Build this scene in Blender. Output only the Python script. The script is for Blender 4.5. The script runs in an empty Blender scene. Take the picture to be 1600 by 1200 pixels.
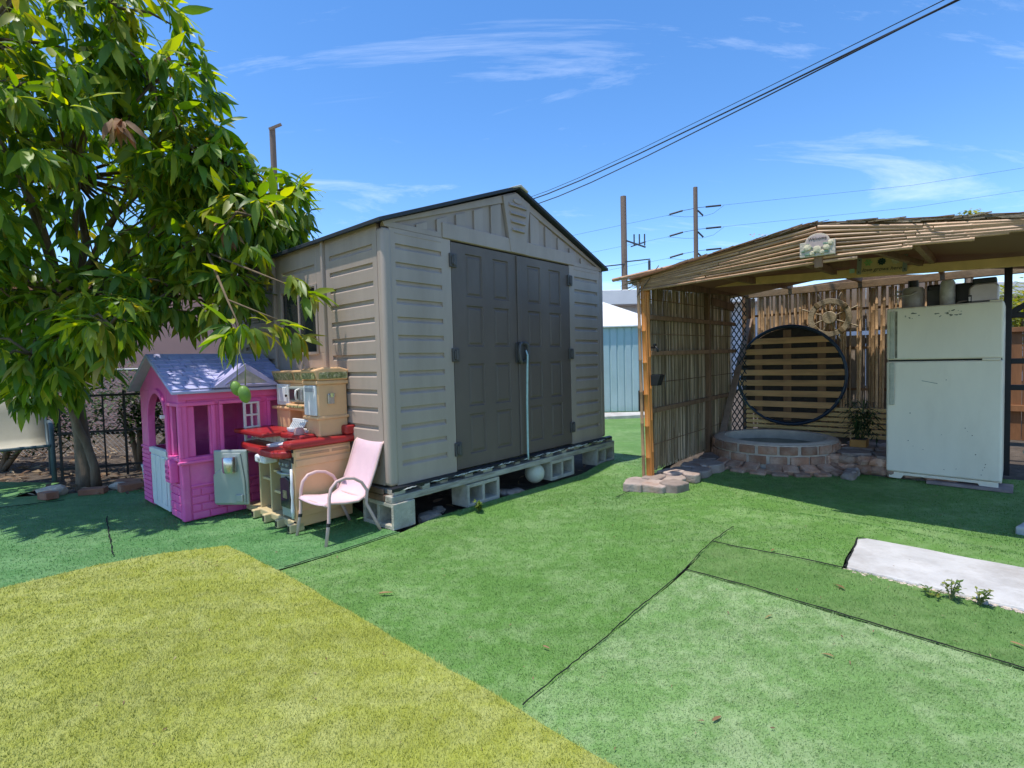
import bpy, bmesh, math, random
import numpy as np
from mathutils import Vector, Matrix
random.seed(7); rng = np.random.default_rng(7)
scene = bpy.context.scene
COL = scene.collection
R = math.radians

# ------------------------------------------------------------------ camera
PITCH, ROLL, CAM_H = R(2.466), R(-1.492), 1.19
cam_d = bpy.data.cameras.new('camera'); cam_d.sensor_width = 36; cam_d.lens = 805.4/1600*36
cam_d.clip_start = .05; cam_d.clip_end = 3000
cam = bpy.data.objects.new('camera', cam_d); COL.objects.link(cam)
fw = Vector((0, math.cos(PITCH), -math.sin(PITCH))); up0 = Vector((0, math.sin(PITCH), math.cos(PITCH))); ri0 = Vector((1, 0, 0))
ri = ri0*math.cos(ROLL)+up0*math.sin(ROLL); up = up0*math.cos(ROLL)-ri0*math.sin(ROLL)
m = Matrix((ri, up, -fw)).transposed().to_4x4(); m.translation = (0, 0, CAM_H)
cam.matrix_world = m
scene.camera = cam

# ------------------------------------------------------------------ axes of the yard
YAW = R(48.417)
EX = Vector((math.cos(YAW), math.sin(YAW), 0)); EY = Vector((-math.sin(YAW), math.cos(YAW), 0))
SHED = Vector((-.8927, 3.6926, 0)); SHED_Z = .307
PER = Vector((1.275, 4.868, 0))
sun_vec = (-EX*.25 + EY*.06 + Vector((0, 0, 1))).normalized()

# ------------------------------------------------------------------ sky, sun, exposure
def nd(t, kind, **kw):
    n = t.nodes.new(kind)
    for k, v in kw.items():
        if k in n.inputs: n.inputs[k].default_value = v
        else: setattr(n, k, v)
    return n
w = bpy.data.worlds.new('World'); scene.world = w; w.use_nodes = True
t = w.node_tree; t.nodes.clear()
sky = nd(t, 'ShaderNodeTexSky', sky_type='NISHITA', sun_disc=False, sun_elevation=math.asin(sun_vec.z),
         sun_rotation=math.atan2(sun_vec.x, sun_vec.y), air_density=1.0, dust_density=.5, altitude=900, ozone_density=1.6)
hs = nd(t, 'ShaderNodeHueSaturation', Hue=.503, Saturation=1.27, Value=.88)
t.links.new(sky.outputs[0], hs.inputs['Color'])
tc = nd(t, 'ShaderNodeTexCoord'); sep = nd(t, 'ShaderNodeSeparateXYZ'); t.links.new(tc.outputs['Generated'], sep.inputs[0])
zz = nd(t, 'ShaderNodeMath', operation='MAXIMUM'); zz.inputs[1].default_value = 0.0; t.links.new(sep.outputs['Z'], zz.inputs[0])
za = nd(t, 'ShaderNodeMath', operation='ADD'); za.inputs[1].default_value = .22; t.links.new(zz.outputs[0], za.inputs[0])
dv = nd(t, 'ShaderNodeVectorMath', operation='DIVIDE'); cz = nd(t, 'ShaderNodeCombineXYZ')
for i in range(3): t.links.new(za.outputs[0], cz.inputs[i])
t.links.new(tc.outputs['Generated'], dv.inputs[0]); t.links.new(cz.outputs[0], dv.inputs[1])
mp = nd(t, 'ShaderNodeMapping'); mp.inputs['Scale'].default_value = (.55, 1.7, 1); mp.inputs['Rotation'].default_value = (0, 0, R(-14)); mp.inputs['Location'].default_value = (5.1, 1.9, 0)
t.links.new(dv.outputs[0], mp.inputs[0])
n1 = nd(t, 'ShaderNodeTexNoise', Scale=1.7, Detail=13, Roughness=.66, Distortion=.5); t.links.new(mp.outputs[0], n1.inputs['Vector'])
rp = nd(t, 'ShaderNodeValToRGB'); rp.color_ramp.elements[0].position = .55; rp.color_ramp.elements[1].position = 1.0
rp.color_ramp.elements[0].color = (0, 0, 0, 1); rp.color_ramp.elements[1].color = (.68, .68, .68, 1)
t.links.new(n1.outputs[0], rp.inputs[0])
mx = nd(t, 'ShaderNodeMix', data_type='RGBA'); t.links.new(rp.outputs[0], mx.inputs[0]); t.links.new(hs.outputs[0], mx.inputs[6]); mx.inputs[7].default_value = (5.6, 5.9, 6.3, 1)
bg = nd(t, 'ShaderNodeBackground', Strength=.15); t.links.new(mx.outputs[2], bg.inputs[0])
out = nd(t, 'ShaderNodeOutputWorld'); t.links.new(bg.outputs[0], out.inputs[0])

sl = bpy.data.lights.new('sun', 'SUN'); sl.energy = 2.45; sl.angle = R(.55); sl.color = (1, .955, .88)
so = bpy.data.objects.new('sun', sl); COL.objects.link(so); so.rotation_euler = sun_vec.to_track_quat('Z', 'Y').to_euler()
vs = scene.view_settings; vs.view_transform = 'Standard'; vs.look = 'None'; vs.gamma = 1; vs.use_curve_mapping = False; vs.exposure = 1.0

# ------------------------------------------------------------------ materials
MATS = {}
def mat(name, col, rough=.6, var=.15, scale=6, bump=0., bscale=60, metal=0, spec=.4, col2=None, c2pos=(.45, .7), stretch=(1, 1, 1), orand=.0, attr=None, hue=0.):
    if name in MATS: return MATS[name]
    M = bpy.data.materials.new(name); M.use_nodes = True; t = M.node_tree
    b = t.nodes['Principled BSDF']; b.inputs['Roughness'].default_value = rough; b.inputs['Metallic'].default_value = metal; b.inputs['Specular IOR Level'].default_value = spec
    tc = nd(t, 'ShaderNodeTexCoord'); mp = nd(t, 'ShaderNodeMapping'); mp.inputs['Scale'].default_value = stretch; t.links.new(tc.outputs['Object'], mp.inputs[0])
    oi = nd(t, 'ShaderNodeObjectInfo')
    vadd = nd(t, 'ShaderNodeVectorMath', operation='ADD'); sc = nd(t, 'ShaderNodeMath', operation='MULTIPLY'); sc.inputs[1].default_value = 37.
    t.links.new(oi.outputs['Random'], sc.inputs[0]); t.links.new(mp.outputs[0], vadd.inputs[0]); t.links.new(sc.outputs[0], vadd.inputs[1])
    n = nd(t, 'ShaderNodeTexNoise', Scale=scale, Detail=6, Roughness=.6); t.links.new(vadd.outputs[0], n.inputs['Vector'])
    r = nd(t, 'ShaderNodeMapRange'); r.inputs[1].default_value = .3; r.inputs[2].default_value = .7; r.inputs[3].default_value = 1-var; r.inputs[4].default_value = 1+var
    t.links.new(n.outputs[0], r.inputs[0])
    val = r.outputs[0]
    if orand or attr:
        if attr:
            at = nd(t, 'ShaderNodeAttribute', attribute_name=attr); src = at.outputs['Fac']
        else: src = oi.outputs['Random']
        r2 = nd(t, 'ShaderNodeMapRange'); r2.inputs[3].default_value = 1-(orand or .3); r2.inputs[4].default_value = 1+(orand or .3); t.links.new(src, r2.inputs[0])
        mu = nd(t, 'ShaderNodeMath', operation='MULTIPLY'); t.links.new(val, mu.inputs[0]); t.links.new(r2.outputs[0], mu.inputs[1]); val = mu.outputs[0]
    base = nd(t, 'ShaderNodeRGB'); base.outputs[0].default_value = (*col, 1); cout = base.outputs[0]
    if col2 is not None:
        n2 = nd(t, 'ShaderNodeTexNoise', Scale=scale*.6, Detail=8, Roughness=.7); t.links.new(vadd.outputs[0], n2.inputs['Vector'])
        rr = nd(t, 'ShaderNodeMapRange'); rr.inputs[1].default_value = c2pos[0]; rr.inputs[2].default_value = c2pos[1]; t.links.new(n2.outputs[0], rr.inputs[0])
        mm = nd(t, 'ShaderNodeMix', data_type='RGBA'); t.links.new(rr.outputs[0], mm.inputs[0]); t.links.new(cout, mm.inputs[6]); mm.inputs[7].default_value = (*col2, 1); cout = mm.outputs[2]
    h = nd(t, 'ShaderNodeVectorMath', operation='SCALE'); t.links.new(cout, h.inputs[0]); t.links.new(val, h.inputs['Scale'])
    t.links.new(h.outputs[0], b.inputs['Base Color'])
    if bump:
        nb = nd(t, 'ShaderNodeTexNoise', Scale=bscale, Detail=4); t.links.new(vadd.outputs[0], nb.inputs['Vector'])
        bp = nd(t, 'ShaderNodeBump', Strength=bump, Distance=.01); t.links.new(nb.outputs[0], bp.inputs['Height']); t.links.new(bp.outputs[0], b.inputs['Normal'])
    MATS[name] = M; return M

def leafmat(name, c1, c2, c3, rough=.32, trans=.35):
    M = bpy.data.materials.new(name); M.use_nodes = True; t = M.node_tree; b = t.nodes['Principled BSDF']
    b.inputs['Roughness'].default_value = rough; b.inputs['Specular IOR Level'].default_value = .5
    at = nd(t, 'ShaderNodeAttribute', attribute_name='rnd'); oi = nd(t, 'ShaderNodeObjectInfo')
    ad = nd(t, 'ShaderNodeMath', operation='ADD'); t.links.new(at.outputs['Fac'], ad.inputs[0]); t.links.new(oi.outputs['Random'], ad.inputs[1])
    fr = nd(t, 'ShaderNodeMath', operation='FRACT'); t.links.new(ad.outputs[0], fr.inputs[0])
    cr = nd(t, 'ShaderNodeValToRGB'); e = cr.color_ramp.elements; e[0].position = 0; e[0].color = (*c1, 1); e[1].position = .62; e[1].color = (*c2, 1)
    x = e.new(.97); x.color = (*c3, 1)
    t.links.new(fr.outputs[0], cr.inputs[0]); t.links.new(cr.outputs[0], b.inputs['Base Color'])
    tr = nd(t, 'ShaderNodeBsdfTranslucent'); hs = nd(t, 'ShaderNodeHueSaturation', Hue=.475, Saturation=1.15, Value=1.9); t.links.new(cr.outputs[0], hs.inputs['Color']); t.links.new(hs.outputs[0], tr.inputs[0])
    ms = nd(t, 'ShaderNodeMixShader'); ms.inputs[0].default_value = trans
    t.links.new(b.outputs[0], ms.inputs[1]); t.links.new(tr.outputs[0], ms.inputs[2])
    t.links.new(ms.outputs[0], t.nodes['Material Output'].inputs['Surface']); MATS[name] = M; return M

def turfmat(name, c_lo, c_hi, c_pale, pale=.5, rough=.55):
    """plastic turf: patches in world space plus a fine grain"""
    M = bpy.data.materials.new(name); M.use_nodes = True; t = M.node_tree; b = t.nodes['Principled BSDF']; b.inputs['Roughness'].default_value = rough; b.inputs['Specular IOR Level'].default_value = .3
    g = nd(t, 'ShaderNodeNewGeometry')
    nA = nd(t, 'ShaderNodeTexNoise', Scale=2.1, Detail=6, Roughness=.65); nB = nd(t, 'ShaderNodeTexNoise', Scale=170, Detail=3, Roughness=.7); nC = nd(t, 'ShaderNodeTexNoise', Scale=11, Detail=5, Roughness=.7)
    for n in (nA, nB, nC): t.links.new(g.outputs['Position'], n.inputs['Vector'])
    at = nd(t, 'ShaderNodeAttribute', attribute_name='rnd')
    s = nd(t, 'ShaderNodeMath', operation='ADD'); t.links.new(at.outputs['Fac'], s.inputs[0]); t.links.new(nB.outputs[0], s.inputs[1])
    r = nd(t, 'ShaderNodeMapRange'); r.inputs[1].default_value = .3; r.inputs[2].default_value = 1.2; t.links.new(s.outputs[0], r.inputs[0])
    m1 = nd(t, 'ShaderNodeMix', data_type='RGBA'); t.links.new(r.outputs[0], m1.inputs[0]); m1.inputs[6].default_value = (*c_lo, 1); m1.inputs[7].default_value = (*c_hi, 1)
    a2 = nd(t, 'ShaderNodeMath', operation='MULTIPLY'); t.links.new(nA.outputs[0], a2.inputs[0]); t.links.new(nC.outputs[0], a2.inputs[1])
    r2 = nd(t, 'ShaderNodeMapRange'); r2.inputs[1].default_value = .2; r2.inputs[2].default_value = .36; r2.inputs[4].default_value = pale; t.links.new(a2.outputs[0], r2.inputs[0])
    m2 = nd(t, 'ShaderNodeMix', data_type='RGBA'); t.links.new(r2.outputs[0], m2.inputs[0]); t.links.new(m1.outputs[2], m2.inputs[6]); m2.inputs[7].default_value = (*c_pale, 1)
    mpS = nd(t, 'ShaderNodeMapping'); mpS.inputs['Rotation'].default_value = (0, 0, R(42)); mpS.inputs['Scale'].default_value = (1., 9., 1.); t.links.new(g.outputs['Position'], mpS.inputs[0])
    nS = nd(t, 'ShaderNodeTexNoise', Scale=.9, Detail=5, Roughness=.6); t.links.new(mpS.outputs[0], nS.inputs['Vector'])
    nW = nd(t, 'ShaderNodeTexNoise', Scale=.8, Detail=7, Roughness=.6, Distortion=.6); t.links.new(g.outputs['Position'], nW.inputs['Vector'])
    sm = nd(t, 'ShaderNodeMath', operation='ADD'); t.links.new(nS.outputs[0], sm.inputs[0]); t.links.new(nW.outputs[0], sm.inputs[1])
    rS = nd(t, 'ShaderNodeMapRange'); rS.inputs[1].default_value = .7; rS.inputs[2].default_value = 1.3; rS.inputs[3].default_value = .84; rS.inputs[4].default_value = 1.14; t.links.new(sm.outputs[0], rS.inputs[0])
    vS = nd(t, 'ShaderNodeVectorMath', operation='SCALE'); t.links.new(m2.outputs[2], vS.inputs[0]); t.links.new(rS.outputs[0], vS.inputs['Scale'])
    t.links.new(vS.outputs[0], b.inputs['Base Color'])
    bp = nd(t, 'ShaderNodeBump', Strength=.6, Distance=.008); t.links.new(nB.outputs[0], bp.inputs['Height']); t.links.new(bp.outputs[0], b.inputs['Normal'])
    MATS[name] = M; return M

# ------------------------------------------------------------------ mesh helpers
class MB:
    def __init__(s): s.v = []; s.f = []
    def add(s, vs, fs):
        o = len(s.v); s.v += [tuple(p) for p in vs]; s.f += [tuple(i+o for i in f) for f in fs]; return s
    def box(s, x0, x1, y0, y1, z0, z1):
        return s.add([(x0,y0,z0),(x1,y0,z0),(x1,y1,z0),(x0,y1,z0),(x0,y0,z1),(x1,y0,z1),(x1,y1,z1),(x0,y1,z1)], [(0,3,2,1),(4,5,6,7),(0,1,5,4),(1,2,6,5),(2,3,7,6),(3,0,4,7)])
    def bar(s, a, b, wdt, thk, upv=(0, 0, 1)):
        a = Vector(a); b = Vector(b); d = (b-a).normalized(); upv = Vector(upv)
        sx = d.cross(upv)
        if sx.length < 1e-4: sx = d.cross(Vector((1, 0, 0)))
        sx.normalize(); uz = sx.cross(d).normalized(); vs = []
        for p in (a, b):
            for i, j in ((-1,-1),(1,-1),(1,1),(-1,1)): vs.append(p+sx*(i*wdt/2)+uz*(j*thk/2))
        return s.add(vs, [(3,2,1,0),(4,5,6,7),(0,1,5,4),(1,2,6,5),(2,3,7,6),(3,0,4,7)])
    def tube(s, pts, r, n=8, cap=True):
        pts = [Vector(p) for p in pts]; k = len(pts)
        rs = [r]*k if isinstance(r, (int, float)) else list(r)
        vs = []; fs = []; ref = None
        for i, p in enumerate(pts):
            d = (pts[min(i+1, k-1)]-pts[max(i-1, 0)]).normalized()
            if ref is None:
                ref = d.orthogonal().normalized()
            ref = (ref-d*ref.dot(d)).normalized(); bi = d.cross(ref)
            for j in range(n):
                a = 2*math.pi*j/n; vs.append(p+(ref*math.cos(a)+bi*math.sin(a))*rs[i])
        for i in range(k-1):
            for j in range(n):
                fs.append((i*n+j, i*n+(j+1) % n, (i+1)*n+(j+1) % n, (i+1)*n+j))
        if cap: fs.append(tuple(range(n-1, -1, -1))); fs.append(tuple((k-1)*n+j for j in range(n)))
        return s.add(vs, fs)
    def lathe(s, prof, n=20, c=(0, 0, 0), axis='z', cap=True):
        vs = []; fs = []; k = len(prof)
        for (r, z) in prof:
            for j in range(n):
                a = 2*math.pi*j/n; x, y = r*math.cos(a), r*math.sin(a)
                p = (x, y, z) if axis == 'z' else (x, z, y) if axis == 'y' else (z, x, y)
                vs.append((c[0]+p[0], c[1]+p[1], c[2]+p[2]))
        for i in range(k-1):
            for j in range(n): fs.append((i*n+j, i*n+(j+1) % n, (i+1)*n+(j+1) % n, (i+1)*n+j))
        if cap: fs.append(tuple(range(n-1, -1, -1))); fs.append(tuple((k-1)*n+j for j in range(n)))
        return s.add(vs, fs)
    def prism(s, poly, y0, y1, axis='y'):
        """2-D outline (a, z) pushed along an axis"""
        n = len(poly); vs = []
        for y in (y0, y1):
            for (a, b) in poly:
                vs.append((a, y, b) if axis == 'y' else (y, a, b) if axis == 'x' else (a, b, y))
        fs = [tuple(range(n)), tuple(range(2*n-1, n-1, -1))]+[(i, (i+1) % n, n+(i+1) % n, n+i) for i in range(n)]
        return s.add(vs, fs)
    def torus(s, c, Rr, r, n=40, k=8, axis='y'):
        pts = []
        vs = []; fs = []
        for i in range(n):
            a = 2*math.pi*i/n
            for j in range(k):
                b = 2*math.pi*j/k; q = Rr+r*math.cos(b); x, y, z = q*math.cos(a), r*math.sin(b), q*math.sin(a)
                p = (x, y, z) if axis == 'y' else (y, x, z) if axis == 'x' else (x, z, y)
                vs.append((c[0]+p[0], c[1]+p[1], c[2]+p[2]))
        for i in range(n):
            for j in range(k): fs.append((i*k+j, ((i+1) % n)*k+j, ((i+1) % n)*k+(j+1) % k, i*k+(j+1) % k))
        return s.add(vs, fs)
    def mesh(s, name):
        me = bpy.data.meshes.new(name); me.from_pydata(s.v, [], s.f)
        bm = bmesh.new(); bm.from_mesh(me); bmesh.ops.recalc_face_normals(bm, faces=bm.faces); bm.to_mesh(me); bm.free(); return me
    def build(s, name, m, parent=None, bevel=0, smooth=False, seg=2, label=None):
        return put(name, s.mesh(name), m, parent, bevel, smooth, seg, label)

def put(name, me, m, parent=None, bevel=0, smooth=False, seg=2, label=None, loc=None, rot=None, scale=None):
    o = bpy.data.objects.new(name, me); COL.objects.link(o)
    if m is not None and not me.materials: me.materials.append(m)
    if parent: o.parent = parent
    if bevel:
        b = o.modifiers.new('bevel', 'BEVEL'); b.width = bevel; b.segments = seg; b.limit_method = 'ANGLE'; b.angle_limit = R(35)
    if smooth:
        me.polygons.foreach_set('use_smooth', [True]*len(me.polygons))
        if bevel or smooth == 'auto':
            try: me.set_sharp_from_angle(angle=R(38))
            except Exception: pass
    if label: o['label'] = label
    if loc is not None: o.location = loc
    if rot is not None: o.rotation_euler = rot
    if scale is not None: o.scale = scale
    return o
def tag(o, label=None, cat=None, group=None, kind=None):
    if label: o['label'] = label
    if cat: o['category'] = cat
    if group: o['group'] = group
    if kind: o['kind'] = kind
    return o
def thing(name, label, cat, loc=(0, 0, 0), rz=0, group=None):
    o = bpy.data.objects.new(name, None); COL.objects.link(o); o.empty_display_size = .1
    o.location = loc; o.rotation_euler = (0, 0, rz); return tag(o, label, cat, group)
def box(name, d, m, parent, bevel=.004, **k): return MB().box(*d).build(name, m, parent, bevel, **k)
def fast_mesh(name, V, F, rnd=None):
    """V (n,3) float, F (m,k) int"""
    me = bpy.data.meshes.new(name); k = F.shape[1]
    me.vertices.add(len(V)); me.vertices.foreach_set('co', V.astype(np.float32).ravel())
    me.loops.add(F.size); me.loops.foreach_set('vertex_index', F.astype(np.int32).ravel())
    me.polygons.add(len(F)); me.polygons.foreach_set('loop_start', np.arange(0, F.size, k, dtype=np.int32))
    if rnd is not None:
        a = me.attributes.new('rnd', 'FLOAT', 'POINT'); a.data.foreach_set('value', rnd.astype(np.float32))
    me.update(calc_edges=True); return me
def S2W(x, y, z=0): return SHED+EX*x+EY*y+Vector((0, 0, z))
def P2W(u, v, z=0): return PER+EX*u-EY*v+Vector((0, 0, z))

# ------------------------------------------------------------------ ground
def gh(x, y):
    """gentle swells of the laid turf"""
    x = np.asarray(x, float); y = np.asarray(y, float)
    h = .012*np.sin(x*1.7+.6*y)*np.cos(y*1.3-.4*x)
    h = h+.05*np.exp(-(((x-1.0)/.35)**2+((y-5.75)/.3)**2))
    u = (x-PER.x)*EX.x+(y-PER.y)*EX.y; v = -((x-PER.x)*EY.x+(y-PER.y)*EY.y)
    h = h+.03*np.exp(-((u+.42+.06*np.sin(v*3))/.10)**2)*np.clip(v-.5, 0, 1)+.022*np.exp(-((u+.1-.1*np.sin(v*2.2))/.07)**2)*np.clip(v-1.0, 0, 1)
    h = h+.02*np.exp(-(((x-1.1)/.9)**2+((y-4.2)/.25)**2))
    return h

soil_m = mat('soil', (.075, .055, .038), .95, .35, 9, .8, 40, col2=(.16, .13, .10), c2pos=(.5, .75))
ground = MB().add([(-400,-400,-.05),(400,-400,-.05),(400,400,-.05),(-400,400,-.05)], [(0,1,2,3)]).build('ground', soil_m); tag(ground, kind='structure')

def wob(poly, step=.12, amp=.006, seed=0):
    r = random.Random(seed); o = []
    for i, a in enumerate(poly):
        b = poly[(i+1) % len(poly)]; L = math.dist(a, b); n = max(1, int(L/step)); nx, ny = -(b[1]-a[1])/L, (b[0]-a[0])/L
        for k in range(n):
            f = k/n; j = 0 if k == 0 else r.uniform(-amp, amp); o.append((a[0]+(b[0]-a[0])*f+nx*j, a[1]+(b[1]-a[1])*f+ny*j))
    return o
def in_poly(P, poly):
    x, y = P[:, 0], P[:, 1]; c = np.zeros(len(P), bool); n = len(poly)
    for i in range(n):
        x1, y1 = poly[i]; x2, y2 = poly[(i+1) % n]
        if y1 == y2: continue
        k = ((y1 > y) != (y2 > y)) & (x < (x2-x1)*(y-y1)/(y2-y1)+x1); c ^= k
    return c
def turf(name, poly, m, dz, blade_h, dens, seed, bm_mat=None, wid=.0027):
    poly = wob(poly, seed=seed)
    bm = bmesh.new(); f = bm.faces.new([bm.verts.new((x, y, 0)) for x, y in poly])
    xs = [p[0] for p in poly]; ys = [p[1] for p in poly]
    for ax, lo, hi in ((0, min(xs), max(xs)), (1, min(ys), max(ys))):
        g = lo+.13
        while g < hi:
            co = (g, 0, 0) if ax == 0 else (0, g, 0); no = (1, 0, 0) if ax == 0 else (0, 1, 0)
            bmesh.ops.bisect_plane(bm, geom=bm.verts[:]+bm.edges[:]+bm.faces[:], plane_co=co, plane_no=no); g += .13 if g < 6 else .4
    for v in bm.verts: v.co.z = float(gh(v.co.x, v.co.y))+dz
    bmesh.ops.triangulate(bm, faces=[f for f in bm.faces if len(f.verts) > 4])
    bmesh.ops.recalc_face_normals(bm, faces=bm.faces)
    me = bpy.data.meshes.new(name); bm.to_mesh(me); bm.free()
    if me.polygons and me.polygons[0].normal.z < 0: me.flip_normals()
    o = put(name, me, m, smooth=True); tag(o, kind='structure')
    # blades
    A = (max(xs)-min(xs))*(max(ys)-min(ys)); P = rng.uniform((min(xs), min(ys)), (max(xs), max(ys)), (int(A*dens), 2))
    d = np.hypot(P[:, 0], P[:, 1]); keep = (rng.random(len(P)) < np.clip((2.3/np.maximum(d, .1))**2.0, 0, 1)) & (d < 6.5) & (P[:, 1] > .9) & (np.abs(P[:, 0]) < P[:, 1]*1.12+.3)
    P = P[keep]; P = P[in_poly(P, poly)]; n = len(P)
    if n:
        d = np.hypot(P[:, 0], P[:, 1])
        a = rng.uniform(0, 2*np.pi, n); hgt = blade_h*rng.uniform(.55, 1.25, n); wd = wid*rng.uniform(.7, 1.3, n)*np.clip(d/2.3, 1, 2.2); ln = (rng.normal(0, .5, (n, 2))+np.array([math.cos(seed*1.9), math.sin(seed*1.9)])*.35)*hgt[:, None]
        z = gh(P[:, 0], P[:, 1])+dz-.001; V = np.empty((n, 3, 3)); dx = np.cos(a)*wd/2; dy = np.sin(a)*wd/2
        V[:, 0] = np.stack([P[:, 0]-dx, P[:, 1]-dy, z], 1); V[:, 1] = np.stack([P[:, 0]+dx, P[:, 1]+dy, z], 1); V[:, 2] = np.stack([P[:, 0]+ln[:, 0], P[:, 1]+ln[:, 1], z+hgt], 1)
        me = fast_mesh('grass_blades', V.reshape(-1, 3), np.arange(3*n).reshape(-1, 3), np.repeat(rng.random(n), 3))
        tag(put('grass_blades', me, bm_mat or m, o), kind='stuff')
    return o
T_yel = turfmat('turf_yellow', (.245, .268, .03), (.43, .455, .085), (.54, .55, .23), .4)
T_grn = turfmat('turf_green', (.09, .20, .035), (.19, .345, .085), (.30, .41, .18), .45)
T_pal = turfmat('turf_pale', (.125, .245, .058), (.275, .43, .155), (.43, .51, .28), .5)
T_mid = turfmat('turf_mid', (.08, .17, .035), (.165, .295, .075), (.25, .34, .13), .35)
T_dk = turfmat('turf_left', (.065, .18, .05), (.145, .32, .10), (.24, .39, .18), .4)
g = .005
turf('turf', [(-1.948,3.428),(-1.36,2.93),(.004-.01,1.715),(.269,1.452),(1.4,.45),(.6,-1.5),(-4,-1.5),(-4.6,1.7),(-2.867,2.809),(-2.586,3.121),(-2.3,3.31)], T_yel, .010, .012, 40000, 1)
turf('turf', [(-1.43,2.925),(-.055,1.675),(.016,1.722),(1.256,3.222),(1.765,2.768),(1.80,2.80),(2.165,3.235),(2.72,2.722),(3.5,2.0),(5.3,2.6),(5.2,4.3),(3.3,5.2),(2.2,5.45),(1.6,5.0),(1.5,5.35),(2.0,6.2),(3.4,8.3),(3.3,12.5),(-1.5,12.5),(1.20,6.25),(1.10,5.82),(-.15,4.42),(-.62,3.92),(-.80,3.62)], T_grn, .0, .0095, 26000, 2)
turf('turf', [(-.04,1.68),(.009,1.730),(.937,2.813),(1.857,1.838),(2.6,1.06),(2.1,-.6),(1.33,.40),(.21,1.40)], T_pal, .005, .010, 30000, 3)
turf('turf', [(.942,2.820),(1.246,3.230),(1.765,2.768),(1.80,2.755),(2.262,2.256),(3.2,1.28),(2.6,1.075),(1.86,1.852)], T_mid, .004, .010, 26000, 4)
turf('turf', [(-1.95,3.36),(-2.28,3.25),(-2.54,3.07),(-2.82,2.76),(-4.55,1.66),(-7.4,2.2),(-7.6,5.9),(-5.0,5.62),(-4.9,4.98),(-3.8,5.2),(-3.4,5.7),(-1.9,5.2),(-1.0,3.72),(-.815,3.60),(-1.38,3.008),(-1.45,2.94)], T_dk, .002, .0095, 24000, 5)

seam_m = mat('seam_black', (.008, .010, .008), .95, .3, 30)
def seam(pts, w0, dz, seed):
    r = random.Random(seed); P = []
    for i in range(len(pts)-1):
        a, b = pts[i], pts[i+1]; n = max(2, int(math.dist(a, b)/.035))
        for k in range(n+(i == len(pts)-2)): P.append((a[0]+(b[0]-a[0])*k/n, a[1]+(b[1]-a[1])*k/n))
    mb = MB(); vs = []; off = 0
    for i, p in enumerate(P):
        q = P[min(i+1, len(P)-1)]; s = P[max(i-1, 0)]; d = Vector((q[0]-s[0], q[1]-s[1])).normalized(); off = off*.7+r.uniform(-.004, .004)
        ww = w0*r.uniform(.35, 1.2); nx, ny = -d.y, d.x; z = float(gh(*p))+dz
        vs += [(p[0]+nx*(off+ww/2), p[1]+ny*(off+ww/2), z), (p[0]+nx*off, p[1]+ny*off, z+.004), (p[0]+nx*(off-ww/2), p[1]+ny*(off-ww/2), z)]
    n = len(P); mb.add(vs, [f for i in range(n-1) for f in ((3*i, 3*i+3, 3*i+4, 3*i+1), (3*i+1, 3*i+4, 3*i+5, 3*i+2))])
    tag(mb.build('turf_seam', seam_m), kind='structure')
seam([(.004,1.728),(.55,2.37),(.939,2.818),(1.25,3.232),(1.49,3.49)], .007, .014, 1)
seam([(.939,2.816),(1.2,2.56),(1.5,2.225),(1.86,1.845),(2.6,1.07)], .009, .011, 2)
seam([(1.25,3.232),(1.38,3.10),(1.6,2.93),(1.78,2.765)], .012, .010, 3)
seam([(-1.375,3.0),(-1.1,3.28),(-.815,3.60)], .010, .011, 4)
seam([(-4.7,4.48),(-4.45,4.6),(-4.2,4.76)], .022, .012, 5)
seam([(-3.35,4.18),(-3.0,3.75),(-2.6,3.28)], .010, .011, 6)
seam([(1.05,4.62),(.92,4.4),(.86,4.33)], .009, .011, 7)
seam([(1.79,2.77),(2.17,3.228),(2.715,2.715),(3.3,2.16)], .014, .012, 8)
seam([(1.35,6.35),(1.6,6.1),(1.72,6.02)], .016, .012, 9)

# concrete slab let into the turf, and a second one at the right edge
conc = mat('concrete_white', (.50, .48, .45), .9, .12, 5, .6, 60, col2=(.30, .26, .22), c2pos=(.47, .80))
conc2 = mat('concrete_rough', (.40, .36, .32), .95, .35, 40, .8, 60)
def slab(name, poly, z0, z1, m, lab, cat, bev=.012):
    o = MB().prism(wob(poly, .09, .007, 3), z0, z1, 'z').build(name, m, None, bev); return tag(o, lab, cat)
slab('concrete_slab', [(1.800,2.772),(2.262,2.272),(3.0,1.50),(3.55,1.85),(2.712,2.695),(2.205,3.198),(2.14,3.19)], -.06, .026, conc, 'long white concrete slab let into the green turf', 'slab')
slab('concrete_slab', [(3.24,3.30),(3.36,3.13),(3.55,2.95),(4.0,3.2),(3.75,3.62)], -.06, .04, conc, 'small pale concrete slab at the right edge beside the shaded turf', 'slab')
slab('concrete_slab', [(1.75,10.2),(2.7,10.35),(3.2,10.9),(1.6,10.95)], -.06, .06, conc, 'white concrete step at the foot of the blue metal shed', 'slab')

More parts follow.
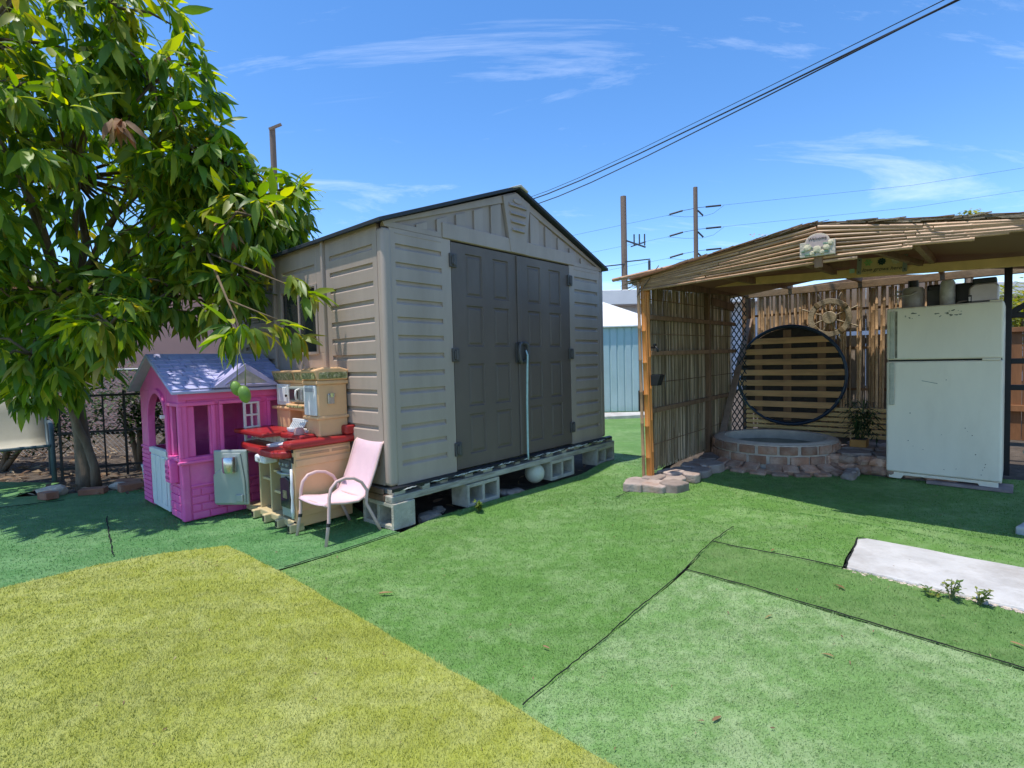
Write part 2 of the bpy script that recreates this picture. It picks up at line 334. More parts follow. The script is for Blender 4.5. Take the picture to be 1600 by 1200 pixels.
# ------------------------------------------------------------------ grey resin shed
resin = mat('resin_taupe', (.405, .318, .258), .5, .08, 3, .12, 160, spec=.35, orand=.03, col2=(.325, .255, .20), c2pos=(.45, .85), stretch=(1.6, 1.6, .3))
resin_d = mat('resin_dark', (.140, .105, .086), .5, .10, 3, .12, 160, spec=.35, col2=(.175, .135, .112), c2pos=(.5, .8), stretch=(1, 1, .4))
resin_h = mat('hinge_dark', (.085, .075, .070), .45, .05, 8)
roof_m = mat('shed_roof_dark', (.028, .034, .045), .6, .15, 8)
cream = mat('ridge_cream', (.62, .56, .44), .7, .15, 14)
pane_m = mat('window_smoke', (.035, .037, .035), .12, .1, 3, spec=.6)
SD, SW, SH, SA = 2.6, 2.93, 1.87, 2.43
shed = thing('resin_shed', 'grey taupe resin garden shed with dark double doors raised on blocks', 'shed', S2W(0, 0, SHED_Z), YAW)
def grooved(a0, a1, h, g0, g1, zs, th=.03, dep=.017, top=None):
    """panel in (a, depth, z); grooves = dark undercut over a sloped ledge between a=g0..g1; returns verts as (a, d, z), d>0 inwards"""
    vs = []; fs = []
    def q(*p):
        o = len(vs); vs.extend(p); fs.append(tuple(range(o, o+len(p))))
    q((a0,0,0),(g0,0,0),(g0,0,h),(a0,0,h)); q((g1,0,0),(a1,0,0),(a1,0,h),(g1,0,h))
    z = h
    for zc in sorted(zs, reverse=True):
        t, m_, b = zc+.019, zc+.016, zc-.006; e = zc-.022
        q((g0,0,t),(g1,0,t),(g1,0,z),(g0,0,z))
        q((g0,dep,m_),(g1,dep,m_),(g1,0,t),(g0,0,t)); q((g0,dep,b),(g1,dep,b),(g1,dep,m_),(g0,dep,m_)); q((g0,0,e),(g1,0,e),(g1,dep,b),(g0,dep,b))
        for gx in (g0, g1): q((gx,0,t),(gx,dep,m_),(gx,dep,b),(gx,0,e))
        z = e
    q((g0,0,0),(g1,0,0),(g1,0,z),(g0,0,z))
    q((a0,0,0),(a0,th,0),(a0,th,h),(a0,0,h)); q((a1,0,0),(a1,th,0),(a1,th,h),(a1,0,h)); q((a0,th,0),(a1,th,0),(a1,th,h),(a0,th,h)); q((a0,0,h),(a1,0,h),(a1,th,h),(a0,th,h)); q((a0,0,0),(a1,0,0),(a1,th,0),(a0,th,0))
    return vs, fs
def front_panel(a0, a1, g0, g1, zs):
    vs, fs = grooved(a0, a1, SH, g0, g1, zs); return MB().add([(a, d, z) for a, d, z in vs], fs)
def side_panel(b0, b1, g0, g1, zs, h=SH+.03, z0=0):
    vs, fs = grooved(b0, b1, h, g0, g1, zs); return MB().add([(d, a, z+z0) for a, d, z in vs], fs)
ZG = [1.745-.1325*k for k in range(13)]
def mrg(mb):   # weld and shade
    me = mb.mesh('panel'); bm = bmesh.new(); bm.from_mesh(me); bmesh.ops.remove_doubles(bm, verts=bm.verts, dist=1e-5); bmesh.ops.recalc_face_normals(bm, faces=bm.faces); bm.to_mesh(me); bm.free(); return me
put('wall_panel', mrg(front_panel(.06, .645, .108, .545, ZG)), resin, shed, .0035)
put('wall_panel', mrg(front_panel(2.285, 2.87, 2.372, 2.815, ZG)), resin, shed, .0035)
box('trim_line', (.108, .545, -.003, .001, 1.835, 1.841), resin, shed, 0); box('trim_line', (2.372, 2.815, -.003, .001, 1.835, 1.841), resin, shed, 0)
put('wall_panel', mrg(side_panel(.075, .80, .13, .735, ZG)), resin, shed, .0035)
put('wall_panel', mrg(side_panel(1.74, 2.53, 1.80, 2.46, ZG)), resin, shed, .0035)
# window module
put('wall_panel', mrg(side_panel(.835, 1.705, .93, 1.61, [z-.0 for z in ZG if z < .95], h=1.0)), resin, shed, .0035)
box('wall_panel', (0, .03, .835, .955, 1.0, SH+.03), resin, shed); box('wall_panel', (0, .03, 1.612, 1.705, 1.0, SH+.03), resin, shed)
put('wall_panel', mrg(side_panel(.955, 1.612, .98, 1.58, [.17], h=SH+.03-1.55, z0=1.55)), resin, shed, .0035)
win = MB()
for d in ((-.012,.012,.945,.975,.99,1.58),(-.012,.012,1.592,1.622,.99,1.58),(-.012,.012,.975,1.592,.985,1.012),(-.012,.012,.975,1.592,1.555,1.58),(-.004,.012,1.272,1.296,1.012,1.555)): win.box(*d)
wf = win.build('window', resin, shed, .004)
box('pane', (.012, .018, .975, 1.275, 1.01, 1.557), pane_m, wf, 0); box('pane', (.016, .022, 1.292, 1.594, 1.01, 1.557), pane_m, wf, 0)
for b in (.8175, 1.7225): box('wall_rib', (-.028, .03, b-.0165, b+.0165, 0, SH+.03), resin, shed, .010)
# rounded corner posts
for (x, y) in ((.034, .034), (SW-.034, .034), (.034, SD-.034), (SW-.034, SD-.034)):
    box('corner_post', (x-.042, x+.042, y-.042, y+.042, 0, SH-.004), resin, shed, .028, smooth=True, seg=5)
box('wall_panel', (SW-.03, SW, .08, SD-.08, 0, SH), resin, shed); box('wall_panel', (.08, SW-.08, SD-.03, SD, 0, SH), resin, shed)
box('floor', (.03, SW-.03, .02, SD-.02, .004, .05), resin_d, shed)
# doors
def door(x0, x1, cols, name='door'):
    xs = [x0]+[c for cc in cols for c in cc]+[x1]; zr = [(.12,.455),(.52,.875),(1.02,1.36),(1.43,1.785)]; zs = [.012]+[c for r in zr for c in r]+[1.858]
    vs = []; fs = []
    def q(*p): o = len(vs); vs.extend(p); fs.append(tuple(range(o, o+len(p))))
    y0 = .002
    for i in range(len(xs)-1):
        for j in range(len(zs)-1):
            a, b, c, d = xs[i], xs[i+1], zs[j], zs[j+1]
            if i % 2 == 1 and j % 2 == 1:
                s1, s2, s3 = .007, .020, .034; rect = lambda e, y: [(a+e,y,c+e),(b-e,y,c+e),(b-e,y,d-e),(a+e,y,d-e)]
                L = [rect(0, y0), rect(s1, y0+.011), rect(s2, y0+.011), rect(s3, y0+.003)]
                for k in range(3):
                    for e in range(4): q(L[k][e], L[k][(e+1) % 4], L[k+1][(e+1) % 4], L[k+1][e])
                q(*L[3])
            else: q((a,y0,c),(b,y0,c),(b,y0,d),(a,y0,d))
    zl, zh = zs[0], zs[-1]
    q((x0,y0,zl),(x0,.035,zl),(x0,.035,zh),(x0,y0,zh)); q((x1,y0,zl),(x1,.035,zl),(x1,.035,zh),(x1,y0,zh)); q((x0,y0,zh),(x1,y0,zh),(x1,.035,zh),(x0,.035,zh)); q((x0,y0,zl),(x1,y0,zl),(x1,.035,zl),(x0,.035,zl)); q((x0,.035,zl),(x1,.035,zl),(x1,.035,zh),(x0,.035,zh))
    mb = MB(); mb.add(vs, fs); return put(name, mrg(mb), resin_d, shed, 0)
dl = door(.650, 1.463, [(.805,1.0),(1.133,1.336)]); dr = door(1.468, 2.281, [(1.60,1.80),(1.932,2.127)])
box('meeting_strip', (1.440, 1.492, -.012, .001, .02, 1.85), resin_d, dl, .006)
for d_, x in ((dl, .655), (dr, 2.276)):
    for z in (1.71, .95, .18):
        h = MB().box(x-.033, x+.040, -.018, .001, z-.055, z+.055).build('hinge', resin_h, d_, .010)
        # sub-level stays two deep: the knuckle is in the same mesh
        me = h.data; bm = bmesh.new(); bm.from_mesh(me)
        bm2 = MB().tube([(x+.006,-.026,z-.042),(x+.006,-.026,z+.042)], .014, 10).box(x-.020, x-.006, -.030, -.016, z-.034, z+.034).mesh('k'); bm.from_mesh(bm2); bm.to_mesh(me); bm.free()
hb = MB()
for sx in (-1, 1):
    c = 1.467+sx*.040
    P = [(c+sx*.028*math.cos(a)-sx*.005, -.055-.0*a, .965+.085*math.sin(a)) for a in np.linspace(-math.pi/2, math.pi/2, 9)]
    hb.tube([(c-sx*.02, -.0, .880)]+[(p[0], -.05, p[2]) for p in P]+[(c-sx*.02, -.0, 1.05)], .017, 8)
hb.box(1.405, 1.530, -.016, .0, .875, 1.055)
hb.build('handle', resin_h, dl, .006, smooth=True)
# gable
def zroof(x): return SH+.02+(SA-SH-.02)*(1-abs(x-SW/2)/(SW/2))
gb = MB().prism([(.02, SH+.004), (SW-.02, SH+.004), (SW-.02, SH+.03), (SW/2, SA), (.02, SH+.03)], .022, .05); gp = gb.build('gable_panel', resin, shed, .003)
rk = MB()
for s in (0, 1):
    X = (lambda x: x) if s == 0 else (lambda x: SW-x)
    rk.prism([(X(.01), SH+.012), (X(.01), SH+.035), (X(SW/2), SA+.004), (X(SW/2), SA-.075)], .0, .022)
rk.build('gable_rake', resin, gp, .004)
box('gable_sill', (.02, SW-.02, .002, .022, SH+.002, SH+.045), resin, gp, .004)
MB().prism([(.56, SH+.005), (2.37, SH+.005), (2.37, SH+.128), (.56, SH+.128)], -.010, .018).build('door_header', resin, gp, .005)
for s in (0, 1):
    for k in range(5):
        x0, x1 = .31+k*.205, .31+k*.205+.105
        if k == 4: x1 = 1.262
        zt0, zt1 = zroof(x0)-.068, zroof(x1)-.068
        if s: poly = [(SW-x0, SH+.04), (SW-x1, SH+.04), (SW-x1, zt1), (SW-x0, zt0)]
        else: poly = [(x0, SH+.04), (x1, SH+.04), (x1, zt1), (x0, zt0)]
        MB().prism(poly, .003, .0225).build('gable_rib', resin, gp, .004)
vp = MB().prism([(1.365, SH+.006), (1.575, SH+.006), (1.655, SA-.075), (SW/2, SA-.008), (1.275, SA-.075)], -.016, .02).build('vent_panel', resin, shed, .005)
for k in range(4):
    z = SH+.20+k*.072; hw = .085+.012*k
    MB().add([(1.465-hw,-.016,z+.034),(1.465+hw,-.016,z+.034),(1.465+hw*.93,-.040,z),(1.465-hw*.93,-.040,z),(1.465+hw,-.016,z-.006),(1.465-hw,-.016,z-.006)], [(0,1,2,3),(3,2,4,5),(0,3,5),(1,4,2),(0,5,4,1)]).build('louver', resin, vp, .004)
MB().prism([(1.465+.062*math.cos(a), SA-.085+.024*math.sin(a)) for a in np.linspace(0, 2*math.pi, 15)[:-1]], -.026, -.012).build('badge', resin, vp, .004)
# roof
for s in (-1, 1):
    e = SW/2+.055; ex_ = SW/2+s*e; ez = SH+.012; rx, rz = SW/2, SA+.022
    MB().prism([(ex_, ez), (ex_, ez+.030), (rx, rz+.030), (rx, rz)], -.05, SD+.06).build('roof', roof_m, shed, .004)
MB().prism([(SW/2-.105, SA+.016), (SW/2, SA+.056), (SW/2+.105, SA+.016), (SW/2+.10, SA+.004), (SW/2, SA+.035), (SW/2-.10, SA+.004)], -.068, -.002).build('ridge_cap', cream, shed, .003)
cord = MB().tube([(1.478,-.065,.985),(1.480,-.082,.94),(1.484,-.070,.80),(1.488,-.055,.5),(1.492,-.048,.2),(1.488,-.05,.03),(1.480,-.062,-.03)], [.007,.008,.010,.010,.010,.010,.006], 8)
cm = mat('cord_teal', (.42, .56, .52), .6, .15, 20)
co = cord.build('cord', cm, None, smooth=True); co.location = S2W(0, 0, SHED_Z); co.rotation_euler = (0, 0, YAW); tag(co, 'pale teal cord hanging from the shed door handle', 'cord')

# pallet platform under the shed
pw = mat('pallet_wood', (.40, .37, .31), .9, .25, 10, .5, 60, col2=(.24, .20, .16), c2pos=(.45, .7), stretch=(.6, 4, 4), orand=.15)
pal = thing('wooden_pallet', 'weathered whitewashed pallet platform between the shed and its concrete blocks', 'pallet', S2W(0, 0, 0), YAW)
MB().box(-.03, 3.06, -.045, .04, .196, .246).build('stringer', pw, pal, .006); MB().box(-.02, 3.02, 1.2, 1.29, .196, .246).build('stringer', pw, pal, .005); MB().box(-.03, .06, .05, 2.6, .197, .245).build('stringer', mat('pallet_brown', (.22, .13, .085), .9, .3, 10, .5, 60), pal, .005)
r_ = random.Random(3)
for k in range(14):
    x = .02+k*.222+r_.uniform(-.03, .03); ww = r_.uniform(.07, .12)
    MB().box(x, x+ww, -.035+r_.uniform(-.01, .02), 1.3, .2465, .284+r_.uniform(-.006, .004)).build('deck_board', pw, pal, .005)
MB().box(-.035, -.02, .06, .9, .25, .29).build('deck_board', mat('pallet_brown', (.2, .1, .06)), pal, .003)
tarp = mat('tarp_black', (.012, .013, .018), .45, .3, 12, .6, 40); lin = mat('lining_torn', (.55, .54, .50), .8, .3, 20, .5, 50)
tb = []; tf = []; n = 90
for i in range(n+1):
    x = -.03+3.04*i/n; zb = .286-.014*r_.random(); tb += [(x, -.012, .309), (x, -.040-.01*r_.random(), .300), (x, -.043-.008*r_.random(), zb)]
for i in range(n): tf += [(3*i,3*i+3,3*i+4,3*i+1),(3*i+1,3*i+4,3*i+5,3*i+2)]
tp = MB().add(tb, tf).build('tarp', tarp); tp.location = S2W(0, 0, 0); tp.rotation_euler = (0, 0, YAW); tag(tp, 'torn black plastic sheet sticking out under the shed doors', 'tarp')
for k in range(26):
    x = r_.uniform(0, 2.9); L = r_.uniform(.05, .2); y = -.052-r_.random()*.006; z = .284+r_.uniform(0, .010)
    pts = [(x+L*q/6, y+r_.uniform(-.004, .004), z+r_.uniform(-.005, .004)) for q in range(7)]; MB().tube(pts, [.001]+[r_.uniform(.002, .006) for _ in range(5)]+[.001], 5).build('torn_edge', lin, tp)

# hollow concrete blocks
cb = mat('block_concrete', (.47, .43, .345), .95, .16, 14, .8, 110, col2=(.31, .275, .21), c2pos=(.5, .75))
def block_mesh():
    """0.39 long (x), 0.19 high (z), 0.19 deep (y), two cores open through y"""
    L, H, D, w_ = .39, .19, .19, .03; xs = [0, w_, L/2-w_/2, L/2+w_/2, L-w_, L]; zs = [0, w_, H-w_, H]; mb = MB()
    for i in range(5):
        for j in range(3):
            if j == 1 and i in (1, 3): continue
            for y in (0, D): mb.add([(xs[i],y,zs[j]),(xs[i+1],y,zs[j]),(xs[i+1],y,zs[j+1]),(xs[i],y,zs[j+1])], [(0,1,2,3)])
    for i in (1, 3):
        a, b, c, d = xs[i], xs[i+1], zs[1], zs[2]
        mb.add([(a,0,c),(b,0,c),(b,D,c),(a,D,c),(a,0,d),(b,0,d),(b,D,d),(a,D,d)], [(0,1,2,3),(4,5,6,7),(0,3,7,4),(1,2,6,5)])
    mb.add([(0,0,0),(L,0,0),(L,D,0),(0,D,0),(0,0,H),(L,0,H),(L,D,H),(0,D,H)], [(0,1,2,3),(4,5,6,7),(0,3,7,4),(1,2,6,5)])
    return mrg(mb)
BLK = block_mesh(); BLK.materials.append(cb)
def block(x, y, z, rz, lab):
    o = put('concrete_block', BLK, cb, None, .006); o.location = S2W(x, y, z); o.rotation_euler = (0, 0, YAW+rz); tag(o, lab, 'concrete block', 'hollow blocks under the shed')
block(-.03+.19, -.06, .005, R(90), 'pale concrete block under the near shed corner, solid end facing out')
block(.70, -.055, .0, R(1), 'concrete block with two holes beside the small yellow weed')
block(1.83, -.05, .008, R(-1), 'concrete block with two holes just right of the white ball')
block(2.66, -.06, .018, R(2), 'concrete block with two holes under the far right shed corner')
MB().box(0, .03, 0, .3, 0, .19)
# loose things in the gap
ballm = mat('ball_cream', (.60, .58, .46), .6, .14, 9, .1, 40)
me = bpy.data.meshes.new('ball'); bm = bmesh.new(); bmesh.ops.create_uvsphere(bm, u_segments=28, v_segments=18, radius=.098); bm.to_mesh(me); bm.free()
o = put('ball', me, ballm, smooth=True, loc=S2W(1.70, .05, .10)); tag(o, 'dusty cream ball wedged under the shed between two blocks', 'ball')
stone_m = mat('rubble', (.26, .20, .16), .95, .3, 12, .7, 40, orand=.3, col2=(.40, .34, .28), c2pos=(.5, .7))
def rock_mesh(sx, sy, sz, seed, sub=2):
    me = bpy.data.meshes.new('rock'); bm = bmesh.new(); bmesh.ops.create_icosphere(bm, subdivisions=sub, radius=1); r = random.Random(seed)
    ph = [(r.uniform(1, 3), r.uniform(1, 3), r.uniform(1, 3), r.uniform(0, 6)) for _ in range(4)]
    for v in bm.verts:
        k = 1+sum(.10*math.sin(a*v.co.x*2+b*v.co.y*2+c*v.co.z*2+d) for a, b, c, d in ph); q = v.co*k
        q = Vector([math.copysign(abs(c)**.7, c) for c in q]); v.co = (q.x*sx, q.y*sy, q.z*sz)
    bm.to_mesh(me); bm.free(); return me
for k, (x, y, s, lab) in enumerate([(.36, .02, .07, 'broken brown stone under the shed right of the corner block'), (.52, .10, .05, 'small dark stone in the dirt under the shed behind the broken brown one'), (1.25, .06, .055, 'flat grey stone in the dirt left of the cream ball'), (1.32, -.02, .06, 'flat dark stone at the turf edge left of the cream ball')]):
    o = put('stone', rock_mesh(s*1.5, s, s*.5, k), stone_m, None, loc=S2W(x, y, .0)); o.rotation_euler = (0, 0, YAW+k); tag(o, lab, 'stone', 'loose stones under the shed')

# ------------------------------------------------------------------ pink playhouse
pink = mat('playhouse_pink', (.80, .125, .39), .5, .10, 4, .08, 80, spec=.4, col2=(.88, .25, .46), c2pos=(.52, .8))
lav = mat('playhouse_lavender', (.42, .41, .62), .6, .12, 5, .1, 60, orand=.12, col2=(.56, .55, .68), c2pos=(.5, .8))
lav_d = mat('playhouse_lavender_trim', (.44, .40, .60), .55, .1, 5)
whitep = mat('plastic_white', (.72, .72, .71), .5, .06, 6, spec=.4, col2=(.60, .58, .54), c2pos=(.55, .8))
ph0 = Vector((-2.587, 3.995, 0)); ph = thing('playhouse', 'pink plastic playhouse with lavender shingle roof and white half door', 'playhouse', ph0, YAW)
PW, PD, EV = .84, 1.12, 1.04
def wallpiece(name, ds, m=pink, parent=ph, bevel=.006):
    mb = MB()
    for d in ds: mb.box(*d)
    return mb.build(name, m, parent, bevel)
T = .035
# window side (y = 0): openings between the posts
fwall = wallpiece('wall', [(0, PW, 0, T, 0, .505), (0, PW, .001, T, .905, EV), (0, .10, .002, T, .505, .905), (.205, .315, .002, T, .505, .905), (.575, .70, .002, T, .505, .905), (.80, PW, .002, T, .505, .905)])
gwall = wallpiece('wall', [(.001, T, T, .33, 0, .505), (.001, T, .83, PD, 0, EV-.02), (.002, T, .04, .10, .505, .905), (.002, T, .22, .33, .505, .905), (.001, T, .04, .33, .905, EV-.02)])
wallpiece('wall', [(PW-T, PW, T, PD, 0, EV-.02)]); bw = wallpiece('wall', [(0, PW, PD-T, PD, 0, .5), (0, .06, PD-T, PD, .5, EV-.02), (.20, PW, PD-T, PD, .5, EV-.02), (.06, .20, PD-T, PD, .9, EV-.02)])
# gable with arched door opening
ya, yb, zc, rr = .335, .825, .755, .245
arch = [((ya+yb)/2+rr*math.cos(a), zc+rr*math.sin(a)) for a in np.linspace(0, math.pi, 17)]
poly = [(.83+.0, EV-.02), (PD, EV-.02), (PD/2, 1.315), (0, EV-.02), (.33, EV-.02)]
# spandrels: strips from the arch up to the gable slope
zg = lambda y: EV-.02+(1.315-EV+.02)*(1-abs(y-PD/2)/(PD/2))
vs = []; fs = []
ys = sorted(set([0, .33]+[p[0] for p in arch]+[.83, PD, PD/2]))
mb = MB()
for a, b in zip(ys[:-1], ys[1:]):
    def low(y):
        if y <= ya-1e-6 or y >= yb+1e-6: return EV-.02
        return zc+math.sqrt(max(0, rr**2-(y-(ya+yb)/2)**2))
    mb.prism([(a, low(a+1e-7)), (b, low(b-1e-7)), (b, zg(b)), (a, zg(a))], .001, T, 'x')
put('gable', mrg(mb), pink, ph)
wallpiece('door_jamb', [(.0015, T, .31, ya, .5, zc+.12)]); wallpiece('door_jamb', [(.0015, T, yb, .845, .5, zc+.12)])
pts = [((ya+yb)/2+(rr+.018)*math.cos(a), zc+(rr+.018)*math.sin(a)) for a in np.linspace(0, math.pi, 17)]
am = MB(); inn = [((ya+yb)/2+rr*math.cos(a), zc+rr*math.sin(a)) for a in np.linspace(0, math.pi, 17)]; o2 = [((ya+yb)/2+(rr+.04)*math.cos(a), zc+(rr+.04)*math.sin(a)) for a in np.linspace(0, math.pi, 17)]
for i in range(16): am.prism([inn[i], inn[i+1], o2[i+1], o2[i]], -.02, .01, 'x')
am.box(-.02, .01, ya-.04, ya, .53, zc); am.box(-.02, .01, yb, yb+.04, .53, zc)
put('door_arch', mrg(am), pink, ph, .004)
MB().prism([(0, EV-.02), (PD, EV-.02), (PD/2, 1.315)], PW-T, PW, 'x').build('gable', pink, ph)
# sill bands, window frames
def frame(name, x0, x1, z0, z1, w_=.028, dep=.022):
    mb = MB()
    for d in ((x0, x1, -dep, .002, z0, z0+w_), (x0, x1, -dep, .002, z1-w_, z1), (x0, x0+w_, -dep, .002, z0+w_, z1-w_), (x1-w_, x1, -dep, .002, z0+w_, z1-w_)): mb.box(*d)
    return mb.build(name, pink, ph, .005)
f1 = frame('window', -.02, .245, .475, .935); f2 = frame('window', .275, .615, .455, .935); f3 = frame('window', .66, .86, .455, .935)
mb = MB()
for d in ((-.022, .002, -.02, .30, .475, .503), (-.022, .002, -.02, .30, .907, .935), (-.022, .002, .272, .30, .503, .907), (-.022, .002, -.02, .008, .503, .907)): mb.box(*d)
mb.build('window', pink, ph, .005)
box('window_sill', (-.035, .25, -.04, .0, .455, .478), pink, ph, .006)
wallpiece('corner_post', [(-.012, .05, -.012, .05, 0, EV)], bevel=.012)
box('eave_band', (-.015, PW+.01, -.018, .0, .955, EV), pink, ph, .004)
for d in ((.05, PW, -.014, .0, .262, .280), (-.014, .0, .05, .33, .275, .293), (-.014, .0, .84, PD, .50, .52)): wallpiece('belt', [d])
# white open shutter with panes
sh_ = thing('shutter', None, None)
sh_.parent = ph; sh_.location = (.585, -.024, 0); sh_.rotation_euler = (0, 0, R(6))
mb = MB(); W_, Z0, Z1 = .135, .485, .91
mb.box(-W_, -W_+.018, -.018, 0, Z0, Z1); mb.box(-.018, 0, -.018, 0, Z0, Z1); mb.box(-W_/2-.007, -W_/2+.007, -.016, -.001, Z0, Z1)
for k in range(5):
    z = Z0+(Z1-Z0-.016)*k/4; mb.box(-W_+.017, -.017, -.017, -.0005, z, z+.016)
mb.build('shutter_frame', whitep, sh_, .002)
# moulded bricks
bmesh_ = MB().box(0, .118, -.011, .001, 0, .052).mesh('brick'); bmesh_.materials.append(pink)
for row in range(4):
    x = .055-(row % 2)*.06
    while x < .80:
        w_ = .118; x0 = max(x, .055); sc = (min(x+w_, .80)-x0)/w_
        if sc > .15: put('brick', bmesh_, pink, fwall, .004, loc=(x0, 0, .008+row*.062), scale=(sc, 1, 1))
        x += .127
bmesh2 = MB().box(-.011, .001, 0, .118, 0, .052).mesh('brick'); bmesh2.materials.append(pink)
for row in range(4):
    for a, b in ((.055, .31),):
        y = a-(row % 2)*.06
        while y < b:
            y0 = max(y, a); sc = (min(y+.118, b)-y0)/.118
            if sc > .15: put('brick', bmesh2, pink, gwall, .004, loc=(0, y0, .012+row*.065), scale=(1, sc, 1))
            y += .127
for row in range(12):
    put('brick', bmesh2, pink, gwall, .003, loc=(0, .865, .012+row*.040), scale=(1, 2.1, .62))
# half door, mailbox
dw = MB().box(-.012, .02, .345, .815, .02, .53); dd = dw.build('door', whitep, ph, .008)
for k in range(3): box('door_panel', (-.026, -.011, .385+k*.14, .385+k*.14+.105, .07, .47), whitep, dd, .012)
box('door_rail', (-.024, -.011, .345, .815, .482, .528), whitep, dd, .006)
mbx = MB().prism([(.10, .30), (.235, .30), (.235, .43)]+[(.1675+.0675*math.cos(a), .43+.06*math.sin(a)) for a in np.linspace(0, math.pi, 9)[1:-1]]+[(.10, .43)], -.06, .0, 'x').build('mailbox', pink, ph, .008)
for k in range(3): box('slot', (-.067, -.059, .125, .21, .33+k*.045, .352+k*.045), mat('playhouse_shadow_pink', (.42, .05, .22)), mbx, .002)
box('knob', (-.05, 0, .318, .345, .80, .83), whitep, ph, .006)
# roof: slabs and shingles
ovx0, ovx1, ovy = -.075, PW+.045, .085; rz_ = 1.335; rslope = math.atan2(rz_-1.03, PD/2+ovy); SLEN = math.hypot(PD/2+ovy, rz_-1.03)
rf = MB().prism([(-ovy, 1.03), (PD/2, rz_), (PD+ovy, 1.03), (PD+ovy, 1.005), (PD/2, rz_-.03), (-ovy, 1.005)], ovx0, ovx1, 'x').build('roof', lav, ph, .006)
shg = MB().add([(0,0,.003),(.088,0,.003),(.088,.09,.001),(0,.09,.001),(0,0,.012),(.088,0,.012),(.088,.09,.004),(0,.09,.004)], [(0,3,2,1),(4,5,6,7),(0,1,5,4),(1,2,6,5),(2,3,7,6),(3,0,4,7)]).mesh('shingle'); shg.materials.append(lav)
for side in (0, 1):
    for row in range(8):
        off = (row % 2)*.046+.013*((row*7) % 3)
        x = ovx0+.012-off
        while x < ovx1-.01:
            x0 = max(x, ovx0+.008); x1 = min(x+.088, ovx1-.008); sc = (x1-x0)/.088
            if sc > .2 and (side == 0 or row > 4):
                s_ = .015+row*.078; yy = -ovy+s_*math.cos(rslope); z_ = 1.03+s_*math.sin(rslope)
                if side == 0: put('shingle', shg, lav, rf, 0, loc=(x0, yy, z_), rot=(rslope, 0, 0), scale=(sc, 1, 1))
                else: put('shingle', shg, lav, rf, 0, loc=(x1, PD-yy, z_), rot=(rslope, 0, math.pi), scale=(sc, 1, 1))
            x += .094
# dormer
dm = MB().add([(.20,-.11,1.045),(.74,-.11,1.045),(.47,-.09,1.235),(.47,.36,1.245),(.20,-.02,1.045),(.74,-.02,1.045)], [(0,1,2),(0,2,3,4),(1,5,3,2)]).build('dormer', lav_d, ph, .004)
MB().add([(.29,-.117,1.062),(.65,-.117,1.062),(.47,-.101,1.19),(.31,-.108,1.07),(.63,-.108,1.07),(.47,-.096,1.18)], [(0,1,4,3),(1,2,5,4),(2,0,3,5)]).build('dormer_trim', lav_d, dm, 0)
MB().add([(.31,-.113,1.07),(.63,-.113,1.07),(.47,-.098,1.183)], [(0,1,2)]).build('dormer_face', mat('dormer_beige', (.42, .37, .33), .7, .2, 20), dm, 0)
bk = MB().lathe([(.085, 0), (.10, .02), (.115, .22), (.122, .23), (.122, .245), (.108, .245), (.095, .02), (.0, .015)], 20).build('bucket', whitep, None, smooth='auto'); bk.location = (-3.64, 5.2, .01); tag(bk, 'white plastic bucket half hidden behind the playhouse', 'bucket')

# ------------------------------------------------------------------ toy kitchen
peach = mat('kitchen_peach', (.74, .44, .22), .5, .06, 5, .06, 80, col2=(.58, .36, .20), c2pos=(.5, .8))
sand = mat('kitchen_sand', (.56, .44, .24), .5, .06, 5, .06, 80)
redp = mat('kitchen_red', (.33, .018, .018), .35, .12, 5, spec=.5)
silver = mat('kitchen_silver', (.34, .37, .34), .4, .08, 5, metal=.2, spec=.5)
chrome = mat('kitchen_chrome', (.55, .55, .54), .22, .05, 5, metal=.9)
blackp = mat('plastic_black', (.015, .015, .016), .4, .2, 9)
tile_g = mat('kitchen_tile_green', (.22, .22, .08), .5, .5, 60, col2=(.45, .40, .22), c2pos=(.5, .55))
KX, KY = -.47, .50
kit = thing('toy_kitchen', 'peach and red plastic toy kitchen standing against the shed side wall', 'toy kitchen', S2W(KX, KY, 0), YAW)
# local: x 0 (front) .. .47 (shed wall), y 0 (right side) .. .92 (left)
sp_ = box('side_panel', (.0, .455, 0, .035, .03, .60), peach, kit, .008)
for z in (.105, .47, .535): box('side_band', (.01, .45, -.009, .001, z, z+.05), peach, sp_, .006)
for a, b in ((.04, .27), (.29, .43)): box('side_inlay', (a, b, -.014, -.008, .548, .568), mat('kitchen_peach_deep', (.50, .29, .15)), sp_, .003)
for z in (.575, .50, .03): box('sticker', (-.006, .0, .004, .032, z, z+.045), blackp, sp_, .001)
MB().tube([(-.015,.018,.10),(-.015,.018,.16),(-.015,.018,.24),(-.015,.018,.30),(-.015,.018,.36),(-.015,.018,.46)], [.009,.014,.008,.013,.009,.009], 10).build('turned_post', whitep, kit, smooth=True)
for y0, y1 in ((0, .05), (.20, .25), (.42, .47), (.62, .67)):
    ft = box('foot', (-.050, .06, y0, y1, 0, .065), sand, kit, .008); box('sticker', (-.054, -.049, y0+.010, y1-.010, .012, .052), blackp, ft, .001)
box('plinth', (.0, .45, .03, .90, .02, .07), sand, kit, .008)
box('back_panel', (.43, .465, .03, .90, .05, .62), sand, kit, .005)
for y in (.245, .44, .64): box('divider', (.02, .43, y, y+.022, .07, .53), sand, kit, .005)
for z in (.22, .38): box('shelf', (.04, .43, .267, .44, z, z+.02), sand, kit, .004); 
box('shelf', (.04, .43, .462, .64, .30, .32), sand, kit, .004)
ov = box('oven', (.005, .20, .045, .238, .085, .53), silver, kit, .010)
MB().prism([(.065, .16), (.215, .16), (.215, .37), (.14, .39), (.065, .37)], -.012, .006, 'x').build('oven_window', pane_m, ov, .004); box('oven_tray', (-.016, -.010, .11, .17, .23, .29), mat('oven_print', (.30, .22, .12), .5, .5, 60), ov, .01)
